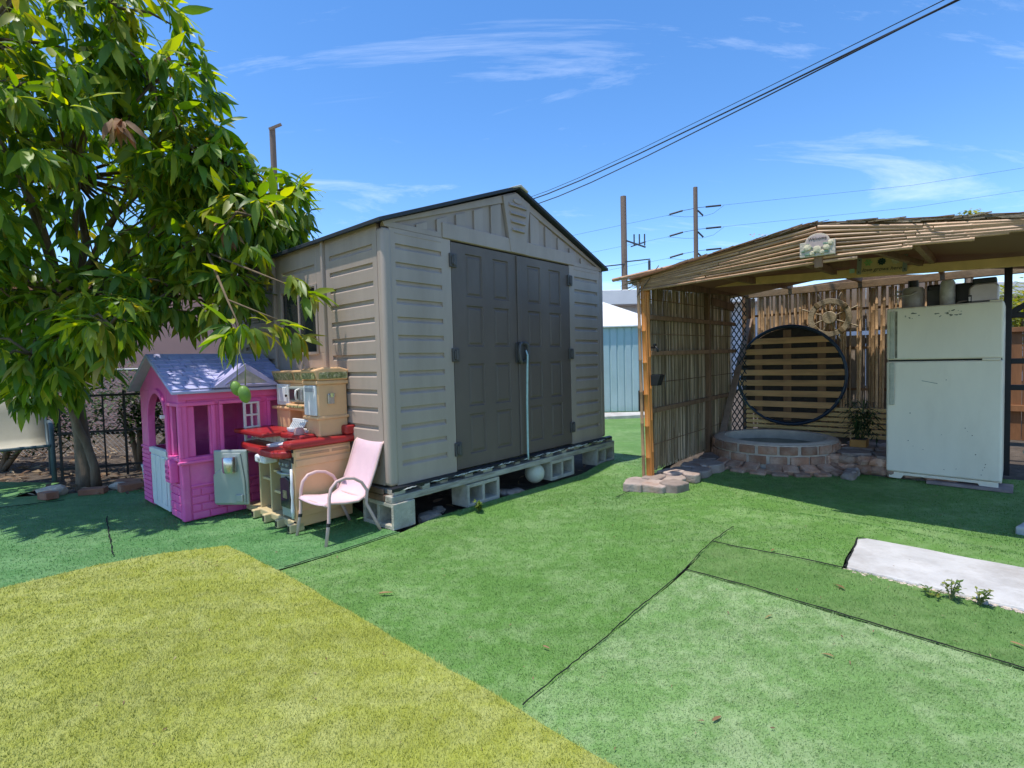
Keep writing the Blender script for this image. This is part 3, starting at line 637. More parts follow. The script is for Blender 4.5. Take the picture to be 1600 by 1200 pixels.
MB().tube([(.004,.06,.412),(-.03,.08,.42),(-.034,.14,.416),(-.03,.20,.42),(.004,.22,.412)], .010, 8).build('oven_handle', silver, ov, smooth=True)
box('oven_controls', (-.008, .006, .06, .225, .45, .515), mat('oven_dark', (.09, .09, .09)), ov, .004)
for y in (.085, .14, .195): MB().lathe([(.012, 0), (.012, .014), (.0, .015)], 10, (-.008-.012, y, .482), 'x').build('oven_knob', silver, ov)
# worktop (lower) and raised red counters
wt = MB().prism([(-.03, .035), (.20, .035), (.20, .90), (-.02, .90), (-.07, .62), (-.07, .42), (-.10, .36), (-.10, .12), (-.07, .05)], .535, .59, 'z').build('worktop', redp, kit, .016, seg=3)
box('drawer', (-.085, .02, .295, .475, .475, .535), whitep, kit, .014); MB().lathe([(.012, 0), (.012, .006), (0, .007)], 10, (-.093, .385, .505), 'x').build('drawer_knob', silver, kit)
MB().lathe([(.07, 0), (.075, .012), (.05, .016), (.045, .008), (0, .006)], 18, (.06, .40, .59)).build('sink', whitep, kit, smooth='auto'); MB().lathe([(.06, 0), (.06, .008), (0, .010)], 18, (.10, .20, .589)).build('burner', mat('burner_tan', (.45, .36, .25)), kit)
box('side_counter', (-.045, .50, -.035, .085, .605, .660), redp, kit, .020, seg=3); box('counter_end', (.40, .50, -.03, .085, .66, .735), redp, kit, .018, seg=3)
box('raised_counter', (-.04, .27, .42, .985, .655, .692), redp, kit, .014, seg=3); box('splash_panel', (.12, .15, .42, .96, .585, .657), mat('kitchen_cream', (.62, .54, .42)), kit, .004)
for k in range(7): box('splash_plank', (.108, .121, .44+k*.072, .44+k*.072+.064, .592, .652), mat('kitchen_cream', (.6, .5, .4)), kit, .003)
box('raised_counter', (.10, .28, .09, .44, .640, .682), redp, kit, .014, seg=3)
# tall cupboards on the back
tw = box('tower', (.22, .46, .03, .235, .66, 1.06), peach, kit, .010)
box('tower_foot', (.20, .47, .02, .245, .79, .815), peach, tw, .008); box('tower_top', (.205, .47, .015, .25, 1.055, 1.085), peach, tw, .008)
MB().prism([(.185, 1.165), (.215, 1.085), (.465, 1.085), (.475, 1.165), (.40, 1.185), (.26, 1.185)], .015, .245, 'y').build('tower_cornice', peach, tw, .012)
box('tile_strip', (.225, .455, .004, .016, 1.098, 1.148), tile_g, tw, .001); box('tile_strip', (.192, .20, .03, .23, 1.098, 1.148), tile_g, tw, .001)
tdo = box('tower_door', (.203, .222, .045, .225, .82, 1.05), whitep, tw, .008); box('tower_vent', (.20, .204, .06, .20, 1.0, 1.03), mat('vent_grey', (.4, .4, .42)), tdo, .001)
cu = box('dispenser', (.29, .345, .012, .031, .905, .985), chrome, tw, .006); MB().lathe([(.018, 0), (.022, .03), (0, .031)], 12, (.325, .008, .958)).build('dispenser_cup', chrome, cu, smooth='auto')
hood = box('wall_unit', (.31, .465, .235, .92, .86, 1.06), peach, kit, .010)
box('unit_ledge', (.27, .46, .25, .95, .835, .862), peach, hood, .010); box('unit_back', (.40, .465, .235, .92, .60, .84), peach, hood, .006); box('unit_pier', (.29, .41, .66, .90, .62, .838), peach, hood, .010)
MB().prism([(.27, 1.165), (.30, 1.06), (.465, 1.06), (.475, 1.165)], .24, .94, 'y').build('unit_cornice', peach, hood, .012)
for a, b in ((.27, .52), (.55, .90)): MB().add([(.2855,a,1.085),(.2855,b,1.085),(.270,b,1.145),(.270,a,1.145)], [(0,1,2,3)]).build('tile_strip', tile_g, hood)
MB().torus((.235, .265, 1.13), .038, .009, 24, 8, 'x').build('clock_ring', peach, hood, smooth=True)
cd = box('cupboard_door', (.285, .312, .655, .875, .872, 1.05), whitep, hood, .008); box('door_panel', (.278, .288, .69, .84, .90, 1.025), whitep, cd, .010); MB().lathe([(.010, 0), (.010, .012), (0, .013)], 10, (.268, .675, .955), 'x').build('door_knob', blackp, cd)
mw = box('microwave', (.262, .315, .335, .60, .905, 1.035), silver, hood, .012); box('microwave_window', (.255, .264, .43, .575, .925, 1.015), pane_m, mw, .006); box('microwave_keys', (.256, .263, .352, .395, .925, 1.015), mat('keys', (.25, .25, .25), .5, .6, 120), mw, .003)
MB().tube([(.262,.415,.925),(.235,.415,.935),(.232,.415,.97),(.235,.415,1.005),(.262,.415,1.015)], .009, 8).build('microwave_handle', whitep, mw, smooth=True)
box('unit_step', (.245, .31, .31, .63, .872, .892), peach, hood, .008)
for k in range(4): box('spice_tile', (.238, .262, .34+k*.068, .34+k*.068+.055, .864, .880), tile_g, hood, .002)
# dish rack on the raised counter
rk_ = MB(); rk_.box(.16, .27, .20, .43, .684, .700)
for k in range(8): rk_.bar((.165, .215+k*.028, .70), (.215, .215+k*.028, .775), .009, .012)
rk_.box(.155, .175, .20, .43, .70, .715); rk_.box(.205, .222, .20, .43, .765, .785)
rk_.build('dish_rack', whitep, kit, .002); MB().lathe([(.035, 0), (.04, .02), (.03, .05), (0, .055)], 12, (.13, .17, .682)).build('kettle', mat('kettle_pink', (.55, .3, .28)), kit, smooth='auto')
# open fridge door at the left end
fd = thing('fridge_door', None, None); fd.parent = kit; fd.location = (-.05, .69, 0); fd.rotation_euler = (0, 0, R(38))
MB().box(-.01, .015, 0, .28, .10, .545).build('door_shell', silver, fd, .012); MB().prism([(.02, .115), (.28, .115), (.28, .35), (.20, .40), (.20, .52), (.05, .52), (.02, .3)], -.022, -.008, 'x').build('door_inner', silver, fd, .010)
MB().lathe([(.052, .37), (.056, .38), (.056, .485), (.050, .495), (0, .495)], 18, (-.03, .13, 0)).build('door_cup', chrome, fd, smooth='auto'); box('door_tray', (-.035, -.02, .035, .095, .13, .19), silver, fd, .006)

# ------------------------------------------------------------------ small pink sling chair
tubem = mat('chair_tube_pink', (.62, .42, .38), .45, .1, 8); slingm = mat('chair_sling_pink', (.74, .52, .56), .8, .06, 6, .4, 300, col2=(.66, .42, .48), c2pos=(.5, .8))
FL, FR_, BR_, BL_ = Vector((-1.545, 3.63, 0)), Vector((-1.265, 3.39, 0)), Vector((-.975, 3.665, 0)), Vector((-1.255, 3.905, 0))
cc = (FL+FR_+BR_+BL_)/4; rdir = ((FR_-FL).normalized()+(BR_-BL_).normalized()).normalized(); CA = math.atan2(rdir.y, rdir.x)
ch = thing('patio_chair', 'small pink sling patio chair in front of the toy kitchen', 'chair', cc, CA)
hw = .19; dp = .20    # local x right, y back
for s in (-1, 1):
    x = s*hw
    MB().tube([(x*1.03,-dp-.02,0),(x,-dp+.01,.16),(x,-dp+.02,.32),(x,-dp+.035,.375),(x,-dp+.075,.415),(x,-dp+.14,.428),(x,-dp+.21,.415),(x,-dp+.27,.375),(x,-dp+.31,.31),(x,.10,.22),(x*1.02,.16,.10),(x*1.05,.205,0)], .0115, 10).build('arm_loop', tubem, ch, smooth=True)
    MB().tube([(x*.90,-.205,.262),(x*.90,-.17,.275),(x*.90,-.05,.252),(x*.90,.05,.245),(x*.90,.11,.272),(x*.90,.15,.34),(x*.90,.20,.45),(x*.90,.245,.57),(x*.90,.262,.612),(x*.90,.285,.632)], .0095, 8).build('side_rail', tubem, ch, smooth=True)
    MB().tube([(x*1.0,-dp+.004,.128),(x*1.0,-dp+.0085,.150)], .0145, 10).build('leg_band', blackp, ch)
    MB().bar((x*.90,-.185,.262),(x*1.02,-.185,.262),.012,.02).build('bracket', blackp, ch)
for y, z in ((-.19, .262), (.10, .258)): MB().tube([(-hw, y, z), (hw, y, z)], .009, 8).build('cross_bar', tubem, ch, smooth=True)
prof = [(-.21,.268),(-.19,.282),(-.14,.276),(-.05,.260),(.05,.253),(.10,.272),(.14,.325),(.17,.395),(.205,.475),(.24,.565),(.262,.620),(.285,.640)]
vs = []; nx = 7
for (y, z) in prof:
    for i in range(nx):
        f = i/(nx-1)*2-1; vs.append((f*hw*.90, y+.012*(1-f*f)*(1 if z > .3 else 0), z-.012*(1-f*f)*(1 if z < .3 else 0)))
fs = [(a*nx+i, a*nx+i+1, (a+1)*nx+i+1, (a+1)*nx+i) for a in range(len(prof)-1) for i in range(nx-1)]
so_ = MB().add(vs, fs).build('sling', slingm, ch, smooth=True); md = so_.modifiers.new('th', 'SOLIDIFY'); md.thickness = .004

# ------------------------------------------------------------------ bamboo pergola
bamb = mat('bamboo_pole', (.44, .26, .14), .5, .20, 5, .15, 60, stretch=(1, 1, 1), orand=.22, col2=(.33, .185, .095), c2pos=(.48, .7))
cane = mat('bamboo_cane', (.60, .38, .20), .65, .22, 7, .2, 50, orand=.4, col2=(.42, .27, .15), c2pos=(.45, .65))
knotm = mat('bamboo_knot', (.16, .085, .04), .7, .3, 20)
oldw = mat('old_wood', (.23, .13, .07), .85, .3, 5, .4, 40, stretch=(3, 3, .6), orand=.2)
neww = mat('new_wood', (.74, .49, .20), .7, .16, 4, .2, 50, orand=.12, col2=(.60, .37, .14), c2pos=(.5, .75))
postm = mat('post_orange', (.56, .21, .045), .55, .25, 5, .3, 40, stretch=(4, 4, .5))
reedm = leafmat('reed', (.17, .12, .07), (.46, .36, .22), (.80, .70, .52), .8, .3)
drym = mat('dry_thatch', (.24, .185, .12), .9, .3, 12, .5, 60, attr='rnd', orand=.5)
lat_m = mat('lattice_dark', (.018, .030, .034), .6, .2, 8)
perg = thing('pergola', 'bamboo and reed pergola with fascia of stacked poles sheltering the pond', 'pergola', PER, YAW)
def P(u, v, z): return Vector((u, -v, z))
def pole(name, a, b, r, m, parent, n=7, knots=.28, seed=0, bend=.004):
    rr_ = random.Random(seed); L = (b-a).length; k = max(2, int(L/knots)); pts = []; rs = []; d = (b-a)/L
    o = d.orthogonal().normalized(); ph_ = rr_.uniform(0, 6); t0 = rr_.uniform(0, knots)
    cuts = [0]+[c for c in [(t0+i*knots)/L for i in range(k+1)] if .02 < c < .98]+[1]
    for i, c in enumerate(cuts):
        p = a+(b-a)*c+o*math.sin(c*3+ph_)*bend
        if i in (0, len(cuts)-1): pts.append(p); rs.append(r)
        else:
            e = d*.006; pts += [p-e*1.6, p-e*.5, p+e*.5, p+e*1.6]; rs += [r*.97, r*1.12, r*1.12, r*.97]
    return MB().tube(pts, rs, n).build(name, m, parent, smooth='auto')
# posts and beams
for k, (u, v, r) in enumerate(((.0, .01, .026), (-.03, -.028, .016), (.02, .035, .018))):
    pole('post', P(u, v, .02), P(u-.0, v-.035+k*.004, 1.93-.02*k), r, postm if k != 1 else bamb, perg, 8, .3, k)
MB().bar(P(.01,.02,.03), P(0.01,-.02,1.92), .05, .045, (1,0,0)).build('post', postm, perg, .006)
MB().bar(P(1.5,.0,.0), P(1.5,.0,1.98), .075, .06, (1,0,0)).build('post', oldw, perg, .005)
MB().bar(P(2.93,.0,.0), P(2.93,.0,2.02), .09, .09, (1,0,0)).build('post', oldw, perg, .005)
MB().bar(P(.03,.02,1.895), P(2.95,.02,2.03), .05, .09).build('beam', oldw, perg, .005)
for z in (1.575, 1.235, .69):
    MB().bar(P(.03,.025,z), P(2.4,.02,z+.02), .03, .045).build('rail', oldw, perg, .004)
MB().bar(P(2.9,.06,1.68), P(1.62,.07,.06), .07, .035).build('brace', mat('brace_wood', (.25, .17, .12), .85, .25, 6, .4, 40), perg, .004)
MB().bar(P(1.55,.04,1.83), P(2.3,.04,1.80), .02, .09).build('rail', oldw, perg, .004)
# reeds of the side screen
r_ = random.Random(11); mb = MB(); rv = []
def reed(mb, rv, a, b, r, seed):
    o = len(mb.v); q = random.Random(seed); mid = a.lerp(b, q.uniform(.35, .65))+Vector((q.uniform(-.012, .012), q.uniform(-.012, .012), 0)); mb.tube([a, mid, b], [r, r, r*.8], 4, False); rv += [q.random()]*(len(mb.v)-o)
for k in range(900):
    u = r_.uniform(.05, 2.36); v = -.012-r_.random()*.022; h0 = r_.choice((.09, .09, .12, r_.uniform(.1, .9))); h1 = r_.choice((1.86, 1.88, 1.84, r_.uniform(1.2, 1.9)))+.05*u
    reed(mb, rv, P(u, v, h0), P(u+r_.uniform(-.025, .025), v, h1), r_.uniform(.0022, .0046), k)
me = mb.mesh('reed_screen'); a_ = me.attributes.new('rnd', 'FLOAT', 'POINT'); a_.data.foreach_set('value', rv); tag(put('reed_screen', me, reedm, perg), kind='stuff')
for z in (.35, .95, 1.42, 1.75): MB().tube([P(.05, -.003, z), P(1.2, .0, z+.01), P(2.36, -.003, z+.02)], .004, 5).build('binding', oldw, perg)
# cane wall at the back
for k in range(66):
    v = .06+k*.0300+r_.uniform(-.012, .012); r = r_.uniform(.010, .017)
    z1 = 1.985+r_.uniform(-.04, .01); z0 = .22 if r_.random() < .75 else r_.uniform(.3, .7)
    if v > 1.2 and r_.random() < .25: continue
    pole('cane', P(2.93+r_.uniform(-.015, .012), v, z0), P(2.93+r_.uniform(-.015, .012), v+r_.uniform(-.02, .02), z1), r, cane, perg, 6, .3, 100+k)
for z in (.75, 1.25, 1.72): MB().bar(P(2.96,.03,z), P(2.96,2.2,z), .02, .03).build('rail', oldw, perg, .003)
MB().bar(P(2.9,.02,2.005), P(2.9,2.72,1.995), .05, .085).build('beam', mat('rear_beam', (.27, .17, .085), .85, .25, 6, .4, 40), perg, .005)
MB().bar(P(1.5,.06,2.02), P(1.5,2.72,1.90), .04, .080).build('beam', neww, perg, .005)
for k in range(3):
    v0 = .5+k*.75; MB().bar(P(.0, v0, 1.93), P(2.95, v0+.05, 2.06), .04, .06).build('rafter', oldw, perg, .004)
for (a, b) in ((P(-.05,1.5,2.04), P(1.5,1.95,1.98)), (P(.0,.2,1.95), P(1.45,1.4,2.05))): MB().bar(a, b, .035, .05).build('rafter', oldw, perg, .004)
# roof: matting in two slopes
def rz(v): return 1.955+(2.125-1.955)*v/1.44 if v < 1.44 else 2.125-(2.125-1.90)*(v-1.44)/1.6
rm = MB(); rs_ = []
vv = [-.16, .3, .8, 1.2, 1.44, 1.8, 2.3, 3.0]; uu = [-.14, .5, 1.2, 2.0, 2.68]
ru = lambda u, v: u if u > -.1 else -.08-.34*min(1, max(0, v/1.44))
dr = lambda u, v: .02*u/2.7 if u > -.1 else -.035*min(1, max(0, v/1.44))-.015
vs = [P(ru(u, v), v, rz(v)+.02+dr(u, v)) for u in uu for v in vv]+[P(ru(u, v), v, rz(v)+dr(u, v)) for u in uu for v in vv]; n = len(vv); N = n*len(uu)
fs = [(a*n+i, a*n+i+1, (a+1)*n+i+1, (a+1)*n+i) for a in range(len(uu)-1) for i in range(n-1)]; fs += [tuple(N+q for q in f) for f in fs]
rm.add(vs, fs); rm.build('roof_mat', leafmat('roof_matting', (.20, .145, .085), (.20, .145, .085), (.20, .145, .085), .9, .22), perg)
MB().prism([(-.02, 2.035), (-2.45, 2.03), (-2.45, rz(2.45)+.012), (-1.44, rz(1.44)+.002), (-.02, rz(.02)+.085)], 3.13, 3.14, 'x').build('sky_screen', oldw, perg)  # added to block sky behind the roof gap that lets sun onto canes
# fascia poles: rows interpolated between left end, ridge and right end
top = [P(-.02, -.02, 1.955), P(-.42, 1.497, 2.066), P(-.42, 2.03, 1.972), P(-.42, 2.62, 1.895)]
bot = [P(-.02, .02, 1.828), P(-.42, 1.504, 1.800), P(-.42, 2.04, 1.805), P(-.42, 2.60, 1.790)]
NR = 9; rr9 = lambda: r_.uniform(.0095, .0125)
for i in range(NR):
    f = (i+.5)/NR
    q = [top[k].lerp(bot[k], f) for k in range(4)]
    r0 = .0145
    x0 = q[0]+(q[0]-q[1])*r_.uniform(.0, .03)
    fe = r_.uniform(.985, 1.01)
    a_, b_ = x0, q[0].lerp(q[1], fe)
    cut = r_.uniform(.35, .65)
    if i % 2: 
        pole('bamboo_pole', a_, a_.lerp(b_, cut), rr9(), bamb, perg, 7, .3, 300+i, .006); pole('bamboo_pole', a_.lerp(b_, cut+.006), b_, rr9(), bamb, perg, 7, .3, 400+i, .006)
    else: pole('bamboo_pole', a_, b_, rr9(), bamb, perg, 7, .3, 300+i, .006)
    end = [1.02, 1.02, 1.02, 1.02, 1.0, .85, .72, .46, .20][i]     # lower rows stop short
    Lr = (q[3]-q[1]).length; s1 = q[1]+(q[1]-q[3])*.004
    def at(f_):  # bent line ridge > quarter > right end
        return q[1].lerp(q[2], min(f_/.487, 1)) if f_ < .487 else q[2].lerp(q[3], (f_-.487)/.513)
    c1 = min(end, .487+r_.uniform(-.1, .1))
    pole('bamboo_pole', at(.0)+Vector((-.012, 0, 0)), at(c1), rr9(), bamb, perg, 7, .3, 500+i, .004)
    if end > c1+.02: pole('bamboo_pole', at(c1+.004), at(1)+(at(1)-at(.9))*(end-1)*10 if end > 1 else at(end), rr9(), bamb, perg, 7, .3, 600+i, .004)
MB().bar(P(-.445,1.504,2.01), P(-.445,1.506,1.775), .05, .022, (1,0,0)).build('fascia_post', oldw, perg, .004)
pole('bamboo_pole', P(.02,-.36,1.965), P(-.04,.6,2.03), .018, bamb, perg, 7, .3, 77)
pole('bamboo_pole', P(.3,-.30,1.955), P(.28,.5,2.02), .014, cane, perg, 6, .3, 78)
# scruffy thatch along the roof edge
mb = MB(); rv = []
for k in range(520):
    v = r_.uniform(-.2, 2.7); u = -.42*min(1, max(0, v/1.4))+r_.uniform(.0, .10); z = (top[0].z+(top[1].z-top[0].z)*v/1.45 if v < 1.45 else top[1].z+(top[3].z-top[1].z)*(v-1.45)/1.17)+.012+r_.uniform(-.004, .018)
    L = r_.uniform(.05, .20); L = min(L, max(.05, 1.5-v)) if v < 1.45 else L; sl_ = .115 if v < 1.45 else -.155
    a = P(u, v, z); b = P(u+r_.uniform(-.04, .06), v+L, z+L*sl_+r_.uniform(-.012, .02)); reed(mb, rv, a, b, r_.uniform(.003, .007), k+9000)
for k in range(46):
    a = P(r_.uniform(-.05, .2), r_.uniform(-.12, .02), 1.94+r_.uniform(-.05, .03)); b = a+Vector((r_.uniform(-.08, .05), r_.uniform(.05, .24), r_.uniform(-.06, .02))); reed(mb, rv, a, b, .003, k+9900)
me = mb.mesh('thatch'); a_ = me.attributes.new('rnd', 'FLOAT', 'POINT'); a_.data.foreach_set('value', rv); tag(put('thatch', me, drym, perg), kind='stuff')
for k, (a, b, c) in enumerate([(P(.02,-.02,1.90), P(-.06,-.05,1.78), P(-.05,.16,2.03)), (P(1.45,.05,2.0), P(1.40,.08,1.90), P(1.5,-.02,1.86))]): MB().tube([a, a.lerp(b, .5)+Vector((0, 0, .02)), b, b.lerp(c, .5), c], .004, 5).build('tie_rope', drym, perg, smooth=True)
# right side: dark metal frame
blk = mat('metal_black', (.012, .012, .014), .5, .2, 8)
for u, v in ((2.2, 2.545), (2.9, 3.6)): MB().bar(P(u, v, 0), P(u, v, 1.95), .055, .055, (1,0,0)).build('metal_post', blk, perg, .004)
for z in (1.50, 1.075, .83): MB().bar(P(2.2,2.57,z), P(2.2,4.2,z), .05, .05).build('metal_rail', blk, perg, .004)
MB().bar(P(2.2,2.56,1.52), P(2.2,3.1,1.90), .05, .05).build('metal_brace', blk, perg, .004)

def local(o, parent=perg): o.location = parent.location; o.rotation_euler = parent.rotation_euler; return o
# lattice in the corner, pale sheet behind it
lt = MB(); LA, LB = Vector((2.36, .01)), Vector((2.44, -.145)); LW = (LB-LA).length; lx = lambda f, z: Vector((LA.x+(LB.x-LA.x)*f, LA.y+(LB.y-LA.y)*f, z)); ln_ = Vector((-(LB-LA).y, (LB-LA).x, 0)).normalized()
for k in range(-4, 20):
    for s_ in (1, -1):
        za = .10+k*.105; zb = za+s_*LW*1.7; f0, f1 = 0., 1.
        if min(za, zb) < .10 or max(za, zb) > 1.95:
            lo_z, hi_z = .10, 1.95
            fs_ = [f for f in np.linspace(0, 1, 41) if lo_z <= za+(zb-za)*f <= hi_z]
            if len(fs_) < 3: continue
            f0, f1 = fs_[0], fs_[-1]
        lt.bar(lx(f0, za+(zb-za)*f0)+ln_*.004*s_, lx(f1, za+(zb-za)*f1)+ln_*.004*s_, .013, .006, ln_)
lo_ = lt.build('lattice', lat_m); tag(local(lo_), 'black diamond lattice in the corner behind the slanted brace', 'lattice')
wb = thing('privacy_wall', 'whitewashed board wall showing between the canes behind the pond', 'wall', PER, YAW)
wbm = mat('whitewash_board', (.36, .29, .23), .9, .2, 5, .3, 30, orand=.2, col2=(.30, .25, .21), c2pos=(.5, .75), stretch=(2, 2, .5))
for k in range(13):
    v = .10+k*.155
    MB().box(3.06, 3.08, -v-.148, -v, .05, 1.405).build('board', wbm, wb, .003); MB().box(3.06, 3.08, -v-.148, -v, 1.455, 1.99).build('board', wbm, wb, .003)
for z in (.4, 1.30, 1.60): MB().box(3.082, 3.12, -2.10, -.10, z, z+.07).build('batten', oldw, wb, .003)

# round slatted panel with blue rim
hoop = thing('slatted_panel', 'round wooden slatted panel with a dark blue hoop rim above the pond', 'panel', P2W(2.68, .58, .93), YAW+R(90))
hoopm = mat('hoop_blue', (.010, .030, .062), .35, .2, 8, spec=.5); slat_m = mat('slat_wood', (.60, .345, .15), .8, .2, 4, .3, 50, orand=.12, col2=(.26, .16, .08), c2pos=(.5, .75), stretch=(.5, 3, 3))
HR = .615
# local x points to -v ... (rotation +90): x = EY = -v
MB().torus((0, 0, 0), HR, .022, 56, 10, 'y').build('rim', hoopm, hoop, smooth=True)
for k in range(8):
    z0 = .475-k*.134; h = .074; z1 = z0-h; hw0, hw1 = (math.sqrt(max(.01, (HR-.012)**2-q*q)) for q in (z0, z1))
    MB().prism([(-hw1, z1), (hw1, z1), (hw0, z0), (-hw0, z0)], -.004*(k % 2), .022-.004*(k % 2)).build('slat', slat_m, hoop, .003)
MB().lathe([(0, -.034), (HR-.02, -.034), (HR-.02, -.031), (0, -.031)], 48, (0, 0, 0), 'y').build('shade_backing', mat('shade_brown', (.045, .036, .030), .9, .3, 30), hoop)  # added dark disc, stands in for the shade between the slats
for x in (-.36, .02, .36):
    hh = math.sqrt(HR**2-x*x)*.93; MB().box(x-.045, x+.045, -.03, -.006, -hh, hh).build('batten', oldw, hoop, .003)
wheel = thing('ship_wheel', 'weathered wooden ship wheel hanging on the cane wall', 'ship wheel', P2W(2.87, .99, 1.63), YAW+R(90))
whm = mat('wheel_wood', (.36, .29, .19), .85, .3, 9, .4, 50, col2=(.44, .36, .26), c2pos=(.5, .7)); whd = mat('wheel_dark', (.22, .155, .08), .8, .3, 9)
ring = MB(); n = 48
for i in range(n):
    a0, a1 = 2*math.pi*i/n, 2*math.pi*(i+1)/n; c = lambda r, a: (r*math.cos(a), r*math.sin(a))
    ring.prism([c(.172, a0), c(.235, a0), c(.235, a1), c(.172, a1)], -.02, .012)
put('rim', mrg(ring), whm, wheel, .004)
for k in range(8):
    a = R(22.5+45*k); d = Vector((math.cos(a), 0, math.sin(a)))
    MB().tube([d*.06, d*.10, d*.12, d*.15, d*.18], [.010, .007, .011, .007, .010], 8).build('spoke', whm, wheel, smooth=True)
    MB().tube([d*.232, d*.26, d*.29, d*.315, d*.325], [.009, .006, .011, .008, .004], 8).build('handle', whm, wheel, smooth=True)
for k in range(4):
    a = R(50+90*k); d = Vector((math.cos(a), 0, math.sin(a))); MB().bar(d*.168+Vector((0,-.001,0)), d*.239+Vector((0,-.001,0)), .045, .044, (0, 1, 0)).build('rim_band', whd, wheel, .003)
MB().lathe([(0, -.02), (.078, -.02), (.078, .022), (.072, .028), (0, .028)], 24, (0, 0, 0), 'y').build('hub', whm, wheel, .003)

# slatted bench back along the wall
bn = thing('slat_bench', 'low bench back of horizontal yellowish slats behind the pond and plant', 'bench', P2W(0, 0, 0), YAW)
for k in range(6):
    z = .20+k*.062; MB().bar(P(2.74+.01*(k % 2), .05, z), P(2.74+.01*(k % 2), 1.95, z+.008), .03, .042).build('slat', neww, bn, .004)
for v in (.09, .95, 1.85): MB().bar(P(2.77, v, 0.0), P(2.77, v, .56), .06, .04, (1, 0, 0)).build('post', oldw, bn, .004)

# ------------------------------------------------------------------ brick pond
brk = mat('pond_brick', (.36, .18, .11), .9, .22, 10, .7, 60, orand=.35, col2=(.50, .36, .27), c2pos=(.42, .7))
mort = mat('mortar_grey', (.54, .44, .35), .95, .18, 18, .6, 60)
stn = mat('flagstone', (.34, .27, .23), .9, .25, 8, .6, 40, orand=.3, col2=(.30, .19, .14), c2pos=(.48, .7))
watm = mat('pond_water', (.020, .030, .008), .08, .5, 6, .25, 14, spec=.3, col2=(.05, .055, .02), c2pos=(.5, .7))
pond = thing('pond', 'round brick fish pond with white inner rim and dark green water', 'pond', P2W(1.70, .66, 0), YAW); PR = .625
MB().lathe([(PR-.035, 0), (PR-.035, .285), (PR-.045, .292), (PR-.12, .292), (PR-.125, .02), (.001, .02)], 48, cap=False).build('basin', mat('pond_rim', (.56, .47, .38), .8, .15, 8, .4, 40), pond, smooth='auto')
MB().lathe([(PR-.13, .16), (PR-.13, .195), (0, .195)], 40).build('water', watm, pond)
MB().lathe([(PR-.04, .0), (PR-.010, .0), (PR-.010, .278), (PR-.04, .286)], 48, cap=False).build('mortar', mort, pond, smooth='auto')
nb = 20; bl = 2*math.pi*PR/nb
def brick_arc(frac):
    seg = 4; a = (bl*frac)/PR/2; vs = []
    for i in range(seg+1):
        t_ = -a+2*a*i/seg
        for (rr2, z) in ((PR-.03, 0), (PR+.012, 0), (PR+.012, .082), (PR-.03, .082)): vs.append((rr2*math.cos(t_), rr2*math.sin(t_), z))
    fs = [(4*i+j, 4*i+4+j, 4*i+4+(j+1) % 4, 4*i+(j+1) % 4) for i in range(seg) for j in range(4)]+[(0, 1, 2, 3), (4*seg+3, 4*seg+2, 4*seg+1, 4*seg)]
    m_ = MB().add(vs, fs).mesh('brick'); m_.materials.append(brk); return m_
ba = [brick_arc(.88), brick_arc(.80), brick_arc(.84)]
for row in range(2):
    for k in range(nb): put('brick', ba[(k*5+row) % 3], brk, pond, .007, loc=(random.uniform(-.006, .006), random.uniform(-.006, .006), .085+row*.101), rot=(0, 0, 2*math.pi*(k+.5*row)/nb))
# ring of tilted footing stones
def flag(sx, sy, th, seed):
    r = random.Random(seed); n = 15; pts = []
    for i in range(n):
        a = 2*math.pi*(i+r.uniform(-.25, .25))/n; k = r.uniform(.80, 1.12); ca, sa = math.cos(a), math.sin(a); q = 1/max(abs(ca), abs(sa))
        pts.append((sx*ca*min(q, 1.25)*k, sy*sa*min(q, 1.25)*k))
    m_ = MB().prism(pts, 0, th, 'z').mesh('stone'); m_.materials.append(stn); return m_
FB = MB().box(-.06, .06, -.072, .072, 0, .055).mesh('stone'); FB.materials.append(brk)
for k in range(13):
    a = R(150+k*14.5+random.uniform(-2, 2))
    o = put('footing_stone', FB, brk, pond, .009, loc=((PR+.055)*math.cos(a), (PR+.055)*math.sin(a), .025), rot=(0, R(24), a)); 
for k in range(13):
    a = R(150+k*14.5+5); o = put('footing_stone', FB, brk, pond, .009, loc=((PR+.115)*math.cos(a), (PR+.115)*math.sin(a), -.012), rot=(0, R(14), a))
# stone kerb along the reed screen
ks = thing('stone_border', 'rough stone border running from the orange post to the pond', 'border', P2W(0, 0, 0), YAW)
r_ = random.Random(5)
lay = [(-.20, -.02, .17, .10), (-.19, .16, .12, .11), (-.10, .30, .13, .10), (.02, .06, .13, .09), (.08, .22, .14, .10), (.28, .10, .13, .11), (.34, .28, .12, .08), (.50, .12, .12, .10), (.56, .28, .13, .09), (.74, .13, .13, .11), (.80, .30, .12, .09), (.98, .12, .13, .11), (1.03, .27, .10, .08), (1.2, .12, .12, .10), (1.42, .10, .12, .09)]
for k, (u, v, sx, sy) in enumerate(lay):
    o = put('stone', flag(sx, sy, .075+r_.uniform(-.01, .02), 60+k), conc if k < 3 else stn, ks, .012, loc=P(u, v, .0 if k > 2 else -.02), rot=(r_.uniform(-.04, .04), r_.uniform(-.04, .04), r_.uniform(-.3, .3)))
